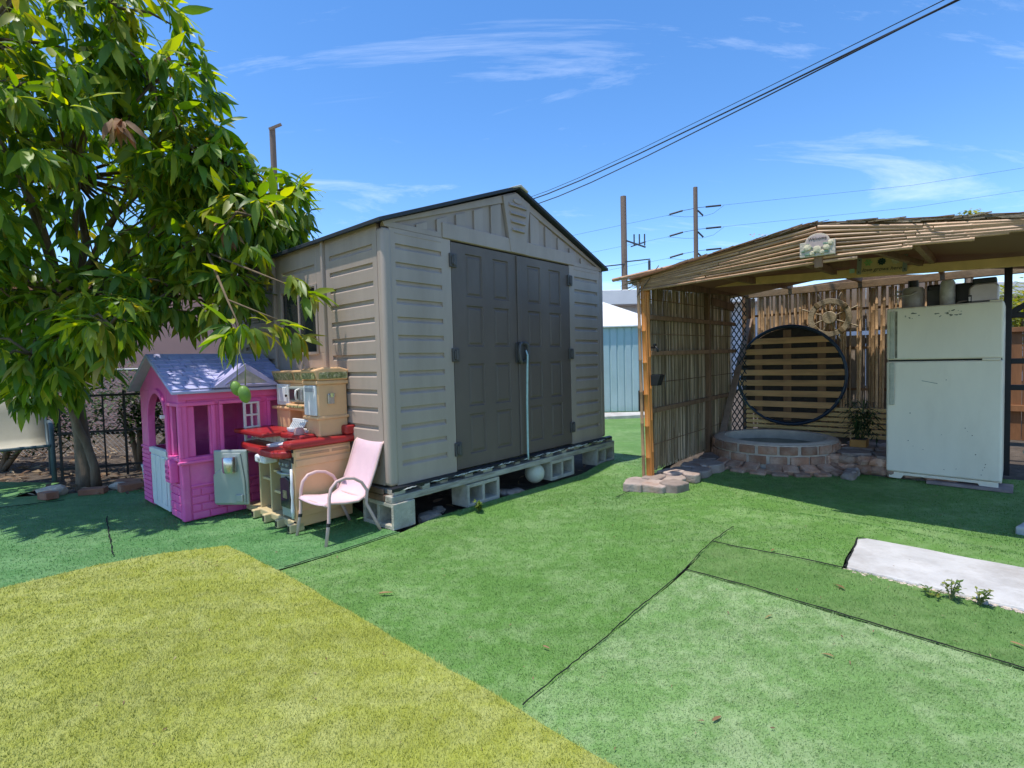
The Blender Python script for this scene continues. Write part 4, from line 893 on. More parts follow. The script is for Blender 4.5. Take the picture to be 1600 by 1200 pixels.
# raised stone shelf right of the pond
shf = thing('stone_shelf', 'low dark rubble stone shelf between the pond and the refrigerator', 'shelf', P2W(0, 0, 0), YAW)
MB().box(1.50, 2.95, -2.25, -1.30, -.02, .185).build('shelf_core', mat('shelf_mortar', (.17, .13, .11), .95, .3, 14, .8, 40), shf, .01)
for k in range(16):
    v = 1.28+.10*(k % 8)*1.25+r_.uniform(-.02, .02); z = .06+.08*(k//8); put('stone', rock_mesh(.055, .085, .05, 80+k), brk, shf, 0, smooth=False, loc=P(1.50, v, z), rot=(0, 0, r_.uniform(-.4, .4)))
for k in range(12):
    put('stone', flag(.15, .14, .03, 120+k), stn, shf, .008, loc=P(1.62+.30*(k//4), 1.42+.30*(k % 4), .178), rot=(r_.uniform(-.04, .04), 0, r_.uniform(0, 3)))
for k in range(6): put('stone', rock_mesh(.06, .06, .045, 200+k), stn, shf, 0, loc=P(1.20+.07*k, 1.44-.0*k, .03))

# ------------------------------------------------------------------ refrigerator and the things on it
frm = mat('fridge_white', (.84, .74, .575), .42, .05, 2.5, .05, 90, spec=.4, col2=(.72, .62, .46), c2pos=(.5, .85), stretch=(1.5, 1.5, .5)); grime = mat('fridge_grime', (.22, .20, .14), .8, .4, 20); dark = mat('gasket_dark', (.05, .05, .045), .7)
fdir = Vector((math.cos(R(44.5)), -math.sin(R(44.5)), 0)); FA = math.atan2(fdir.y, fdir.x)
fr = thing('refrigerator', 'old off-white two door refrigerator standing at the pergola edge', 'refrigerator', Vector((3.492, 4.803, .0)), FA)
# local x right along front, y back (into), z up
fb_ = box('cabinet', (.0, .79, .07, .72, .055, 1.585), frm, fr, .008)
d1 = box('freezer_door', (0, .79, .0, .062, 1.115, 1.59), frm, fr, .018, seg=4); d2 = box('door', (0, .79, .0, .062, .075, 1.100), frm, fr, .018, seg=4)
box('gasket', (.008, .782, .058, .074, .08, 1.585), dark, fr, 0)
for d_, z0, z1 in ((d1, 1.125, 1.56), (d2, .70, 1.09)):
    hm = MB().box(.028, .062, -.030, -.012, z0, z1); hm.box(.030, .060, -.013, .002, z0, z0+.04); hm.box(.030, .060, -.013, .002, z1-.04, z1); hm.build('handle', mat('handle_cream', (.46, .44, .34), .5, .2, 14), d_, .006)
box('handle_recess', (.066, .082, -.003, .001, 1.13, 1.56), grime, d1, .001)
box('hinge_cover', (.66, .775, -.006, .05, 1.1005, 1.1145), frm, fr, .003); box('top_hinge', (.70, .78, .01, .07, 1.590, 1.600), frm, fr, .003)
gr = MB().prism([(.02, .072), (.77, .072), (.77, .015), (.66, .012), (.64, .045), (.13, .045), (.11, .012), (.02, .015)], .02, .05).build('kick_plate', frm, fr, .005)
# scuffs: smudges left by magnets and dents in the paint
for (cx, cz_, n_, R0) in ((.19, 1.51, 10, .05), (.475, 1.515, 22, .048), (.36, 1.50, 4, .03)):
    q = random.Random(int(cx*100))
    for k in range(n_):
        a = q.uniform(0, 6.28); x = cx+R0*math.cos(a)*1.0+q.uniform(-.008, .008); z = cz_+R0*.45*math.sin(a)+q.uniform(-.004, .004); s = q.uniform(.004, .012)
        MB().prism([(x+s*math.cos(b)*q.uniform(.6, 1.2), z+s*.5*math.sin(b)*q.uniform(.6, 1.2)) for b in np.linspace(0, 6.28, 8)[:-1]], -.0012, .002).build('smudge', mat('fridge_smudge', (.16, .17, .13), .8, .5, 60), d1)
q = random.Random(9)
for k in range(16):
    x, z = q.uniform(.1, .75), q.uniform(.12, 1.0); s = q.uniform(.002, .005); MB().prism([(x+s*math.cos(b), z+s*math.sin(b)) for b in np.linspace(0, 6.28, 7)[:-1]], -.001, .002).build('chip', mat('fridge_chip', (.10, .06, .04), .8), d2)
MB().bar((.26,-.001,.925), (.37,-.001,.90), .002, .004, (0, 0, 1)).build('scratch', mat('fridge_smudge', (.2, .2, .2)), d2)
o = MB().box(.30, .86, -.03, .25, .002, .028).build('board', mat('board_grey', (.30, .22, .20), .9, .25, 8), None, .004); o.location = fr.location; o.rotation_euler = (0, 0, FA); tag(o, 'flat weathered board under the right foot of the refrigerator', 'board')
clear = mat('jar_plastic', (.36, .32, .29), .3, .25, 9, spec=.5, col2=(.50, .46, .42), c2pos=(.5, .7))
def on_fridge(o, lab, cat): o.location = fr.location+Vector((0, 0, 1.586)); o.rotation_euler = (0, 0, FA); tag(o, lab, cat); return o
j = thing('water_jug', None, None); on_fridge(j, 'cloudy jug with looped handle on the left of the refrigerator top', 'jug')
MB().lathe([(.08, 0), (.085, .02), (.085, .17), (.07, .195), (.045, .20), (.0, .2)], 20, (.17, .22, 0)).build('body', clear, j, smooth='auto'); MB().tube([(.09,.20,.16),(.05,.17,.17),(.045,.16,.135),(.08,.15,.12),(.16,.128,.125),(.21,.13,.15)], .010, 8).build('handle', clear, j, smooth=True); MB().lathe([(.04, .20), (.04, .26), (0, .262)], 14, (.17, .22, 0)).build('lid', blackp, j)
j = thing('appliance', None, None); on_fridge(j, 'black square appliance in the middle of the refrigerator top', 'appliance')
box('body', (.265, .42, .25, .42, 0, .21), blackp, j, .015); box('panel', (.27, .415, .243, .251, .02, .16), mat('appliance_grey', (.08, .08, .085)), j, .004)
j = thing('jar', None, None); on_fridge(j, 'tall clear dusty jar between the black boxes on the refrigerator', 'jar')
MB().lathe([(.050, 0), (.054, .01), (.056, .10), (.054, .195), (.048, .215), (.044, .225), (0, .226)], 20, (.42, .16, 0)).build('glass', mat('jar_dusty', (.42, .39, .36), .25, .3, 14, col2=(.62, .60, .58), c2pos=(.55, .7)), j, smooth='auto')
MB().lathe([(.058, .0), (.06, .012), (0, .013)], 18, (.42, .16, -.001)).build('base', clear, j)
j = thing('storage_bin', None, None); on_fridge(j, 'dark storage bin behind the tall jar on the refrigerator', 'bin')
box('body', (.46, .60, .26, .44, 0, .20), blackp, j, .012); MB().tube([(.47,.18,.01),(.50,.17,.030),(.55,.17,.034),(.58,.18,.01)], .006, 6).build('cord_end', clear, j, smooth=True)
j = thing('toaster', None, None); on_fridge(j, 'steel toaster with black top on the right of the refrigerator', 'toaster')
stl = mat('toaster_steel', (.42, .37, .35), .35, .12, 6, metal=.55)
MB().prism([(.56, .012), (.755, .012), (.758, .14), (.735, .17), (.60, .17), (.565, .135)], .10, .27).build('body', stl, j, .012); box('top', (.585, .742, .11, .26, .169, .215), blackp, j, .012); box('lever_plate', (.557, .585, .092, .101, .012, .075), blackp, j, .003); box('lever', (.564, .578, .086, .093, .022, .062), stl, j, .002); box('base', (.57, .75, .11, .26, 0, .013), blackp, j, .002)

# ------------------------------------------------------------------ potted bamboo plant
leafG = leafmat('plant_leaf', (.02, .045, .018), (.04, .085, .028), (.09, .14, .04), .4, .25)
def leaf_clump(pts, L, Wd, droop, seed, up_=0.0):
    r = np.random.default_rng(seed); V = []; F = []; rv = []
    for p in pts:
        a = r.uniform(0, 6.283); e = r.uniform(-.5, .6)+up_; d = np.array([math.cos(a)*math.cos(e), math.sin(a)*math.cos(e), math.sin(e)]); s = np.cross(d, [0, 0, 1]); s /= np.linalg.norm(s)+1e-9
        l = L*r.uniform(.6, 1.2); w2 = Wd*r.uniform(.7, 1.2)/2; o = len(V); m1 = p+d*l*.5+np.array([0, 0, -droop*l*.15]); e1 = p+d*l+np.array([0, 0, -droop*l*.6])
        V += [p, m1+s*w2, e1, m1-s*w2]; F.append((o, o+1, o+2, o+3)); rv += [r.random()]*4
    return fast_mesh('foliage', np.array(V), np.array(F), np.array(rv))
pp = thing('potted_plant', 'leafy dark green bamboo plant in an orange clay trough', 'plant', P2W(1.97, 1.42, .195), YAW)
MB().prism([(-.10,-.075),(.10,-.075),(.10,.075),(-.10,.075)], 0, .09, 'z').build('pot', mat('terracotta_orange', (.42, .20, .05), .7, .15, 8), pp, .012)
MB().box(-.088, .088, -.065, .065, .085, .094).build('soil', soil_m, pp)
pr = random.Random(2); pts = []
for k in range(9):
    x, y = pr.uniform(-.06, .06), pr.uniform(-.05, .05); tx, ty = x+pr.uniform(-.08, .08), y+pr.uniform(-.10, .10); h = pr.uniform(.28, .50)
    MB().tube([(x, y, .09), ((x+tx)/2, (y+ty)/2, h*.55), (tx, ty, h)], [.006, .005, .002], 5).build('stem', mat('stem_green', (.13, .15, .05)), pp, smooth=True)
    for i in range(52): f = pr.uniform(.35, 1.05); pts.append(np.array([x+(tx-x)*f+pr.gauss(0, .03), y+(ty-y)*f+pr.gauss(0, .04), h*f+pr.gauss(0, .02)+.02]))
put('foliage', leaf_clump(pts, .095, .016, .8, 4), leafG, pp)

# ------------------------------------------------------------------ plaques and small fittings
sg = thing('welcome_plaque', 'cast stone welcome plaque with roses on the bamboo fascia', 'plaque', P2W(-.47, 1.504, 1.895), YAW+R(-90))
sgm = mat('plaque_stone', (.52, .44, .33), .8, .15, 14, .5, 60); sgp = mat('plaque_pink', (.47, .36, .32), .8, .15, 20); rose = mat('plaque_rose', (.60, .52, .34), .8, .15, 20); grn = mat('plaque_green', (.16, .24, .16), .8, .3, 20)
# local x = right (v), y = back (u)
pl = MB().prism([(-.105, -.045), (.105, -.045), (.105, .055), (.072, .055)]+[(.072*math.cos(a), .055+.052*math.sin(a)) for a in np.linspace(.15, math.pi-.15, 9)]+[(-.072, .055), (-.105, .055)], -.012, .012).build('slab', sgm, sg, .004)
MB().prism([(.066*math.cos(a), .050+.046*math.sin(a)) for a in np.linspace(0, 2*math.pi, 21)[:-1]], -.016, -.011).build('medallion', sgp, sg, .002)
q = random.Random(4)
for (x, z, s) in ((-.055, .018, .024), (0, .0, .026), (.055, .005, .022), (.078, .034, .018), (.03, -.022, .016), (-.03, -.024, .016)):
    put('rose', rock_mesh(s*.95, .010, s*.85, int(900+x*1000+z*500)), rose, sg, loc=(x, -.013, z))
for k in range(12):
    x, z = q.uniform(-.095, .095), q.uniform(-.038, .045); put('plaque_leaf', rock_mesh(.012, .005, .008, k, 1), grn, sg, loc=(x, -.014, z))
def lettering(name, body, size, m, parent, loc, rot=(R(90), 0, 0), shear=0.):
    cu = bpy.data.curves.new(name, 'FONT'); cu.body = body; cu.size = size; cu.extrude = .0012; cu.align_x = 'CENTER'; cu.align_y = 'CENTER'; cu.shear = shear
    tmp = bpy.data.objects.new('tmp', cu); COL.objects.link(tmp); dg = bpy.context.evaluated_depsgraph_get(); me = bpy.data.meshes.new_from_object(tmp.evaluated_get(dg)); bpy.data.objects.remove(tmp)
    me.name = name; me.materials.clear(); return put(name, me, m, parent, loc=loc, rot=rot)
lettering('lettering', 'Welcome', .028, mat('plaque_ink', (.14, .10, .09), .8), sg, (0, -.0175, .070), shear=.25)
lg = thing('love_sign', 'wooden board reading love grows here with three flowers on the yellow beam', 'sign', P2W(1.455, 1.66, 2.005), YAW+R(-90)); lg.rotation_euler = (0, R(3.0), YAW+R(-90))
box('board', (-.185, .185, -.012, .012, -.072, .072), mat('sign_board', (.55, .40, .18), .8, .2, 6), lg, .004)
for s in (-1, 1):
    b_ = box('end_strap', (s*.175-.018, s*.175+.018, -.018, -.011, -.078, .078), mat('strap_grey', (.22, .22, .18), .6), lg, .002)
    for z in (-.055, .055): MB().lathe([(.006, -.022), (.006, -.016), (0, -.016)], 8, (s*.175, 0, z), 'y').build('screw', blackp, b_)
for x, m_, npet in ((-.105, mat('flower_green', (.25, .42, .14), .6), 6), (.0, mat('flower_dark', (.012, .04, .035), .6), 9), (.105, mat('flower_cream', (.60, .52, .33), .6), 9)):
    fl = MB().lathe([(.012, -.020), (.012, -.012), (0, -.012)], 10, (x, 0, .028), 'y').build('flower', m_, lg)
    for k in range(npet):
        a = 2*math.pi*k/npet; d = Vector((math.cos(a), 0, math.sin(a))); c = Vector((x, -.016, .028)); t_ = Vector((-d.z, 0, d.x))
        MB().add([c+d*.008, c+d*.022+t_*.011-Vector((0, .006, 0)), c+d*.036-Vector((0, .002, 0)), c+d*.022-t_*.011-Vector((0, .006, 0))], [(0, 1, 2, 3)]).build('petal', m_, fl)
lettering('lettering', 'love grows here', .046, blackp, lg, (0, -.0135, -.040), shear=.3)
tagp = MB().box(-.02, .02, -.03, -.026, -.02, .02).build('price_tag', mat('tag_green', (.35, .5, .35), .6), None); tagp.location = P2W(1.45, 1.43, 1.975); tagp.rotation_euler = (0, 0, YAW+R(-90)); tag(tagp, 'little pale green tag left of the love sign', 'tag')
tap = thing('tap', 'small black tap fixed to the orange corner post', 'tap', P2W(.0, .05, 1.29), YAW)
MB().tube([(0, 0, 0), (0, -.05, .0), (0, -.065, -.02), (0, -.065, -.045)], .010, 8).build('spout', blackp, tap, smooth=True); MB().box(-.02, .02, -.045, -.03, .01, .035).build('lever', blackp, tap, .003)
so2 = thing('wall_lamp', 'black wedge shaped solar lamp on the orange corner post', 'lamp', P2W(-.02, .05, .985), YAW)
MB().prism([(-.02, -.05), (-.02, .05), (-.12, .05), (-.085, -.05)], -.045, .045, 'x').build('housing', blackp, so2, .004); MB().box(-.04, .04, -.105, -.03, .0505, .055).build('solar_cell', mat('solar_cell', (.01, .012, .02), .15), so2)

# ------------------------------------------------------------------ mango tree
bark = mat('mango_bark', (.19, .135, .09), .9, .25, 7, .7, 35, col2=(.27, .21, .15), c2pos=(.5, .7), stretch=(2, 2, .6))
twigm = mat('mango_twig', (.16, .11, .06), .85, .25, 10)
mleaf = leafmat('mango_leaf', (.066, .14, .020), (.15, .28, .035), (.40, .45, .05), .45, .5)
dleaf = leafmat('dead_leaf', (.20, .09, .035), (.30, .17, .08), (.36, .24, .10), .7, .25)
nleaf = leafmat('young_lit_leaf', (.12, .20, .025), (.22, .28, .03), (.33, .29, .05), .42, .42)
tree = thing('mango_tree', 'leafy green mango tree leaning over the playhouse and shed corner', 'tree', (-4.57, 5.46, 0))
T0 = Vector((-4.57, 5.46, 0))
def tw(name, pts, rs, m=bark, n=9): return MB().tube([Vector(p)-T0 for p in pts], rs, n).build(name, m, tree, smooth=True)
tw('trunk', [(-4.57,5.46,-.05),(-4.575,5.46,.12),(-4.58,5.45,.5),(-4.60,5.42,.95),(-4.58,5.36,1.4),(-4.50,5.30,1.9)], [.10,.082,.070,.066,.064,.060], bark, 12)
tw('trunk', [(-4.40,5.38,-.03),(-4.41,5.38,.2),(-4.46,5.36,.45),(-4.53,5.35,.62),(-4.57,5.33,.82),(-4.55,5.30,1.25),(-4.45,5.15,1.7)], [.05,.04,.037,.036,.036,.034,.03])
BL = [  # crown lobes: centre, radii, share, limb root
 ((-4.1,4.95,3.05),(1.45,1.15,1.2),1.0), ((-4.25,4.35,3.95),(1.25,1.0,.95),.9), ((-3.15,5.05,2.75),(.75,.75,.85),.45), ((-5.2,4.7,2.0),(1.05,.9,.85),.55),
 ((-2.50,5.45,2.45),(.42,.35,.48),.16), ((-3.75,3.75,3.15),(.75,.5,.85),.42), ((-3.75,4.65,1.75),(.85,.55,.48),.42), ((-4.6,4.1,2.3),(.95,.6,.8),.5), ((-5.2,3.7,3.3),(.8,.6,1.1),.3), ((-3.0,4.75,1.85),(.5,.4,.38),.2), ((-4.15,4.6,1.15),(.5,.35,.28),.10), ((-3.05,4.6,3.70),(.52,.5,.55),.26), ((-3.2,4.4,4.2),(.48,.5,.5),.2), ((-2.9,4.75,3.2),(.52,.5,.6),.28), ((-2.15,4.95,2.72),(.36,.35,.40),.14), ((-3.05,3.95,1.55),(.38,.25,.32),.10), ((-3.55,4.35,1.5),(.45,.3,.36),.14), ((-3.9,4.2,1.35),(.42,.3,.35),.12), ((-2.75,4.75,2.35),(.42,.4,.42),.18), ((-2.45,4.6,1.95),(.30,.30,.45),.13), ((-2.22,4.45,2.5),(.30,.28,.36),.09), ((-2.65,4.85,3.0),(.42,.4,.5),.2), ((-2.2,4.95,2.85),(.34,.3,.3),.1)]
lr = np.random.default_rng(21); tips = []; limbs = []
fork = Vector((-4.50, 5.30, 1.75))
def inside_shed(p):
    d = Vector(p)-SHED; x, y = d.dot(EX), d.dot(EY); return x > -.10 and y > -.2 and p[2] < 2.32+max(0, x)*.38
def blocked(p):
    d = Vector(p)-ph0; x, y = d.dot(EX), d.dot(EY)
    return inside_shed(p) or (-.22 < x < 1.0 and -.2 < y < 1.35 and p[2] < 1.62) or p[2] < .85
for c, r, share in BL:
    c = Vector(c); st = fork if c.z > 1.6 else Vector((-4.57, 5.38, 1.35)); mid = st.lerp(c, .5)+Vector((lr.normal(0, .10), lr.normal(0, .10), .12))
    rad = .05 if share > .5 else .03
    tw('branch', [st, st.lerp(mid, .5)+Vector((0, 0, .05)), mid, mid.lerp(c, .55), c], [rad, rad*.85, rad*.7, rad*.55, rad*.4], bark, 8)
    n = int(185*share); got = []
    while len(got) < n:
        d = lr.normal(0, 1, 3); d /= np.linalg.norm(d); rr = lr.random()**.30; p = np.array(c)+d*np.array(r)*rr
        if blocked(p): continue
        got.append((p, d)); tips.append((p, d, rr))
    for p, d in got[::6]:
        q = c.lerp(Vector(p), .5)+Vector((0, 0, .06)); tw('twig', [c, q, Vector(p)], [rad*.4, .012, .005], twigm, 5)
# sprig that hangs in front of the playhouse roof with the fruit, and the one before the shed window
SPR = [((-1.90,3.66,1.47),(0,0,-1)),((-1.98,3.60,1.42),(-.5,-.2,-.6)),((-1.80,3.72,1.45),(.6,.2,-.5)),((-2.02,3.70,1.50),(-.7,.3,.1)),((-1.66,3.83,1.50),(.7,.3,.0)),((-1.74,3.80,1.53),(.5,.4,.5)),((-1.60,3.92,1.42),(.5,.3,-.8)),((-1.53,3.95,1.72),(.6,.3,-.3)),((-1.50,3.97,1.78),(.3,-.2,.3))]
for p, d in SPR: tips.append((np.array(p), np.array(d, float)/np.linalg.norm(d), 1.0))
tw('twig', [(-3.15,5.05,2.75),(-2.6,4.5,2.2),(-2.15,3.95,1.72),(-1.93,3.68,1.50)], [.02,.014,.009,.005], twigm, 6); tw('twig', [(-2.15,3.95,1.72),(-1.85,3.85,1.60),(-1.62,3.87,1.50)], [.008,.006,.004], twigm, 5); tw('twig', [(-2.6,4.5,2.2),(-2.0,4.15,1.95),(-1.52,3.96,1.75)], [.010,.008,.004], twigm, 6)
# one leaf, three shapes: arched strip folded along the midrib
def leaf_shape(seed, curl):
    q = random.Random(seed); ts = [0, .12, .32, .55, .8, 1.0]; hw_ = [.10, .62, 1, .95, .52, .02]; V = []
    for t_, h in zip(ts, hw_):
        z = -curl*t_*t_; x = t_*(1-.12*curl*t_); wv = q.uniform(-.02, .02)
        V += [(x, .132*h, z+.03*h+wv), (x, 0, z), (x, -.132*h, z+.03*h-wv)]
    F = [(3*i+a, 3*i+3+a, 3*i+4+a, 3*i+1+a) for i in range(5) for a in (0, 1)]; return np.array(V), np.array(F)
SHP = [leaf_shape(1, .12), leaf_shape(2, .28), leaf_shape(3, .45)]
LV = []
def mats(p, d, L, roll):
    d = d/np.linalg.norm(d); s = np.cross([0, 0, 1.], d); s = s/np.linalg.norm(s) if np.linalg.norm(s) > 1e-3 else np.array([1., 0, 0]); n_ = np.cross(d, s)
    s2 = s*math.cos(roll)+n_*math.sin(roll); n2 = n_*math.cos(roll)-s*math.sin(roll)
    return np.column_stack([d*L, s2*L, n2*L]), np.array(p)
def rosette(p, d, n, L0, kind):
    d = np.array(d); a0 = lr.uniform(0, 6.28); o = np.cross(d, [.3, .2, 1.]); o /= np.linalg.norm(o); o2 = np.cross(d, o)
    for k in range(n):
        a = a0+k*2.4; e = lr.uniform(.35, 1.35); g_ = o*math.cos(a)+o2*math.sin(a); v = d*math.cos(e)*.6+g_*math.sin(e)+np.array([0, 0, -lr.uniform(.25, .95)])
        base = p-d*lr.uniform(0, .07)
        M3, t_ = mats(base+v/np.linalg.norm(v)*.02, v, L0*lr.uniform(.45, 1.2), lr.normal(0, .55)); LV.append((M3, t_, int(lr.integers(0, 3)), kind))
for i, (p, d, rr) in enumerate(tips):
    d = d+np.array([0, 0, -.1]); up_lit = d[2]+.5*(rr-.8)
    kind = 1 if (lr.random() < (.40 if up_lit > .2 else .15)) else 0  # lime young colour is likelier on the upper crown, sunlight put into colour
    rosette(p, d, int(lr.integers(8, 14)), .228 if kind == 0 else .20, kind)
for p in ((-2.86,3.85,3.02),(-2.80,3.87,3.00),(-2.36,4.35,2.36),(-2.32,4.36,2.34),(-2.33,4.33,2.38),(-2.95,4.65,3.95)): rosette(np.array(p), np.array([.2, -.2, -.8]), 8, .17, 2)
for p in ((-1.62,3.90,1.86),(-1.58,3.93,1.83)): rosette(np.array(p), np.array([.3, -.1, -.7]), 9, .16, 1)
KM = [mleaf, nleaf, dleaf]
LV.sort(key=lambda l: np.linalg.norm(l[1]-np.array([0, 0, CAM_H])))
leaf_me = {}
for k in range(3):
    for j in range(3):
        V, F = SHP[j]; me = fast_mesh('leaf', V, F, np.zeros(len(V))); me.materials.append(KM[k]); me.polygons.foreach_set('use_smooth', [True]*len(me.polygons)); leaf_me[k, j] = me
vis = [i for i, l in enumerate(LV) if l[1][1] > .5 and abs(l[1][0])/l[1][1] < 1.02 and (l[1][2]-CAM_H)/l[1][1] < .74]
single = set(vis[:300])
for i in single:
    M3, t_, j, k = LV[i]; o = put('leaf', leaf_me[k, j], KM[k], tree); o.matrix_local = Matrix([[*M3[r], t_[r]-T0[r]] for r in range(3)]+[[0, 0, 0, 1]])
for k in range(3):
    Vs, Fs, Rs, o = [], [], [], 0
    for i, (M3, t_, j, kk) in enumerate(LV):
        if kk != k or i in single: continue
        V, F = SHP[j]; Vs.append(V@M3.T+t_-np.array(T0)); Fs.append(F+o); Rs.append(np.full(len(V), lr.random())); o += len(V)
    if Vs:
        me = fast_mesh('foliage', np.concatenate(Vs), np.concatenate(Fs), np.concatenate(Rs)); me.polygons.foreach_set('use_smooth', [True]*len(me.polygons)); tag(put('foliage', me, KM[k], tree), kind='stuff')
# fruit
mg = mat('mango_fruit', (.16, .28, .045), .45, .15, 7, .08, 60, col2=(.25, .32, .08), c2pos=(.5, .7))
for k, (x, y, z, L, lab) in enumerate(((-1.835, 3.53, 1.015, .062, 'lower and larger green mango hanging before the playhouse window'), (-1.905, 3.56, 1.055, .055, 'upper left green mango hanging on a stalk before the playhouse'))):
    f = thing('mango', lab, 'mango', (x, y, z), 0, 'hanging mangoes')
    prof = [(.006, L), (L*.38, L*.86), (L*.62, L*.5), (L*.66, 0), (L*.60, -L*.45), (L*.40, -L*.82), (L*.12, -L*.99), (0, -L)]
    b_ = MB().lathe(prof, 18).build('fruit', mg, f, smooth=True); b_.rotation_euler = (R(8), R(-10-8*k), 0); md = b_.modifiers.new('s', 'SUBSURF'); md.levels = md.render_levels = 1
    MB().tube([(.008, 0, L), (.004, .02, L+.12), (-.01-.05*(1-k), .07, L+.24), (-.03-.03*(1-k), .11, L+.36)], [.004, .003, .003, .003], 6).build('stalk', mat('stalk_olive', (.16, .18, .05)), f, smooth=True)

# ------------------------------------------------------------------ under and behind the tree
rb = mat('edging_brick', (.34, .15, .09), .9, .2, 9, .5, 50, orand=.2, col2=(.42, .25, .18), c2pos=(.5, .7))
for k, (x, y, z, rz_, s, lab) in enumerate([(-4.16,4.86,.035,-.5,(.10,.05,.035),'red brick in the tree edging, nearest to the camera'),(-3.86,5.02,.03,.25,(.11,.05,.03),'long flat red brick in front of the mango trunk'),(-3.58,5.14,.035,.9,(.10,.055,.04),'red brick at the right end of the tree edging'),(-3.75,5.34,.03,.4,(.11,.05,.035),'brown brick behind the right end of the tree edging')]):
    o = MB().box(-s[0], s[0], -s[1], s[1], -s[2], s[2]).build('brick', rb, None, .008); o.location = (x-.28, y+.0, z); o.rotation_euler = (R(3*k), R(-4+3*k), rz_); tag(o, lab, 'brick', 'bricks edging the mango tree')
for k, (x, y, s, lab) in enumerate([(-4.55,5.02,.085,'pale rough stone left in the edging of the mango tree'),(-4.05,5.22,.05,'small white stone in the soil before the mango trunk')]):
    o = put('stone', rock_mesh(s*1.4, s, s*.7, 30+k), mort, None, loc=(x, y, .03)); tag(o, lab, 'stone')
tag(put('gravel', rock_mesh(.001, .001, .001, 1, 1), mort), 'crumbled gravel along the front edge of the concrete slab', 'gravel', kind='stuff')
litm = leafmat('litter_leaf', (.12, .06, .03), (.24, .15, .08), (.34, .26, .16), .8, .1)
lit = np.random.default_rng(8); Vs, Fs, Rs, o_ = [], [], [], 0
def litter(n, fx):
    global o_
    for k in range(n):
        x, y, z = fx(); a = lit.uniform(0, 6.28); M3, t_ = mats(np.array([x, y, z]), np.array([math.cos(a), math.sin(a), lit.uniform(-.1, .3)]), lit.uniform(.05, .13), lit.normal(0, .5)); V, F = SHP[int(lit.integers(0, 3))]
        Vs.append(V@M3.T+t_); Fs.append(F+o_); Rs.append(np.full(len(V), lit.random())); o_ += len(V)
litter(1500, lambda: (lit.uniform(-9, -3.0), lit.uniform(5.5, 8.6), lit.uniform(-.045, .0)))
litter(70, lambda: (lit.uniform(-4.9, -3.6), lit.uniform(5.0, 5.5), .02))
litter(40, lambda: tuple(S2W(lit.uniform(.1, 2.8), lit.uniform(-.0, .8), -.03)))
tag(put('leaf_litter', fast_mesh('leaf_litter', np.concatenate(Vs), np.concatenate(Fs), np.concatenate(Rs)), litm), 'dry brown leaf litter on the soil behind the tree', 'leaf litter', kind='stuff')
# scraps on the turf: each a single dry leaf
scr = [(-.72,2.62,.05,'dry brown leaf on the green turf near the yellow edge'),(1.62,2.50,.05,'reddish leaf on the darker turf strip below the slab'),(1.15,2.28,.03,'small brown leaf on the pale turf below its top seam'),(1.97,2.02,.035,'orange leaf at the right edge of the pale turf'),(.62,1.62,.03,'tan leaf low on the pale turf'),(1.22,1.95,.03,'dark brown leaf in the middle of the pale turf'),(1.55,3.05,.035,'small rust leaf on the turf left of the slab'),(.1,2.1,.022,'tiny tan leaf beside the long dark seam')]
for k, (x, y, L, lab) in enumerate(scr):
    o = put('dry_leaf', leaf_me[2, k % 3], dleaf, None, loc=(x, y, float(gh(x, y))+.016), rot=(R(10*k % 25), R(-6), k*1.7), scale=(L*1.6, L*1.4, L)); tag(o, lab, 'leaf', 'dry leaves on the turf')
o = put('pebble', rock_mesh(.012, .009, .008, 3), conc, None, loc=(.735, 1.085, .016)); tag(o, 'small white pebble at the bottom of the pale turf', 'pebble')

# weeds
wl = leafmat('weed_leaf', (.05, .11, .02), (.11, .18, .03), (.30, .30, .05), .5, .3)
def weed(loc, h, n, lab, seed, L=.03, Wd=.014, spread=.05):
    w_ = thing('weed', lab, 'plant', loc, 0, 'weeds in the turf'); q = random.Random(seed); pts = []
    for k in range(5):
        a = q.uniform(0, 6.28); tx, ty = spread*math.cos(a)*q.uniform(.3, 1), spread*math.sin(a)*q.uniform(.3, 1); hh = h*q.uniform(.6, 1)
        MB().tube([(0, 0, -.01), (tx*.4, ty*.4, hh*.5), (tx, ty, hh)], [.003, .0025, .0012], 5).build('stem', mat('stem_green', (.13, .15, .05)), w_)
        for i in range(n//5): f = q.uniform(.3, 1.0); pts.append(np.array([tx*f+q.gauss(0, .005), ty*f+q.gauss(0, .005), hh*f]))
    put('foliage', leaf_clump(pts, L, Wd, .2, seed, .3), wl, w_)
weed((2.045,2.385,.01), .13, 60, 'taller green weed growing at the front edge of the concrete slab', 1); weed((2.13,2.33,.01), .10, 55, 'bushy green weed at the slab edge, right of the taller one', 2); weed((1.99,2.43,.005), .05, 30, 'low yellowish weed at the slab edge, left of the taller one', 3, spread=.06)
weed(S2W(.66,-.22,.0), .12, 90, 'yellow green weed beside the second block under the shed', 4, L=.035, Wd=.02)

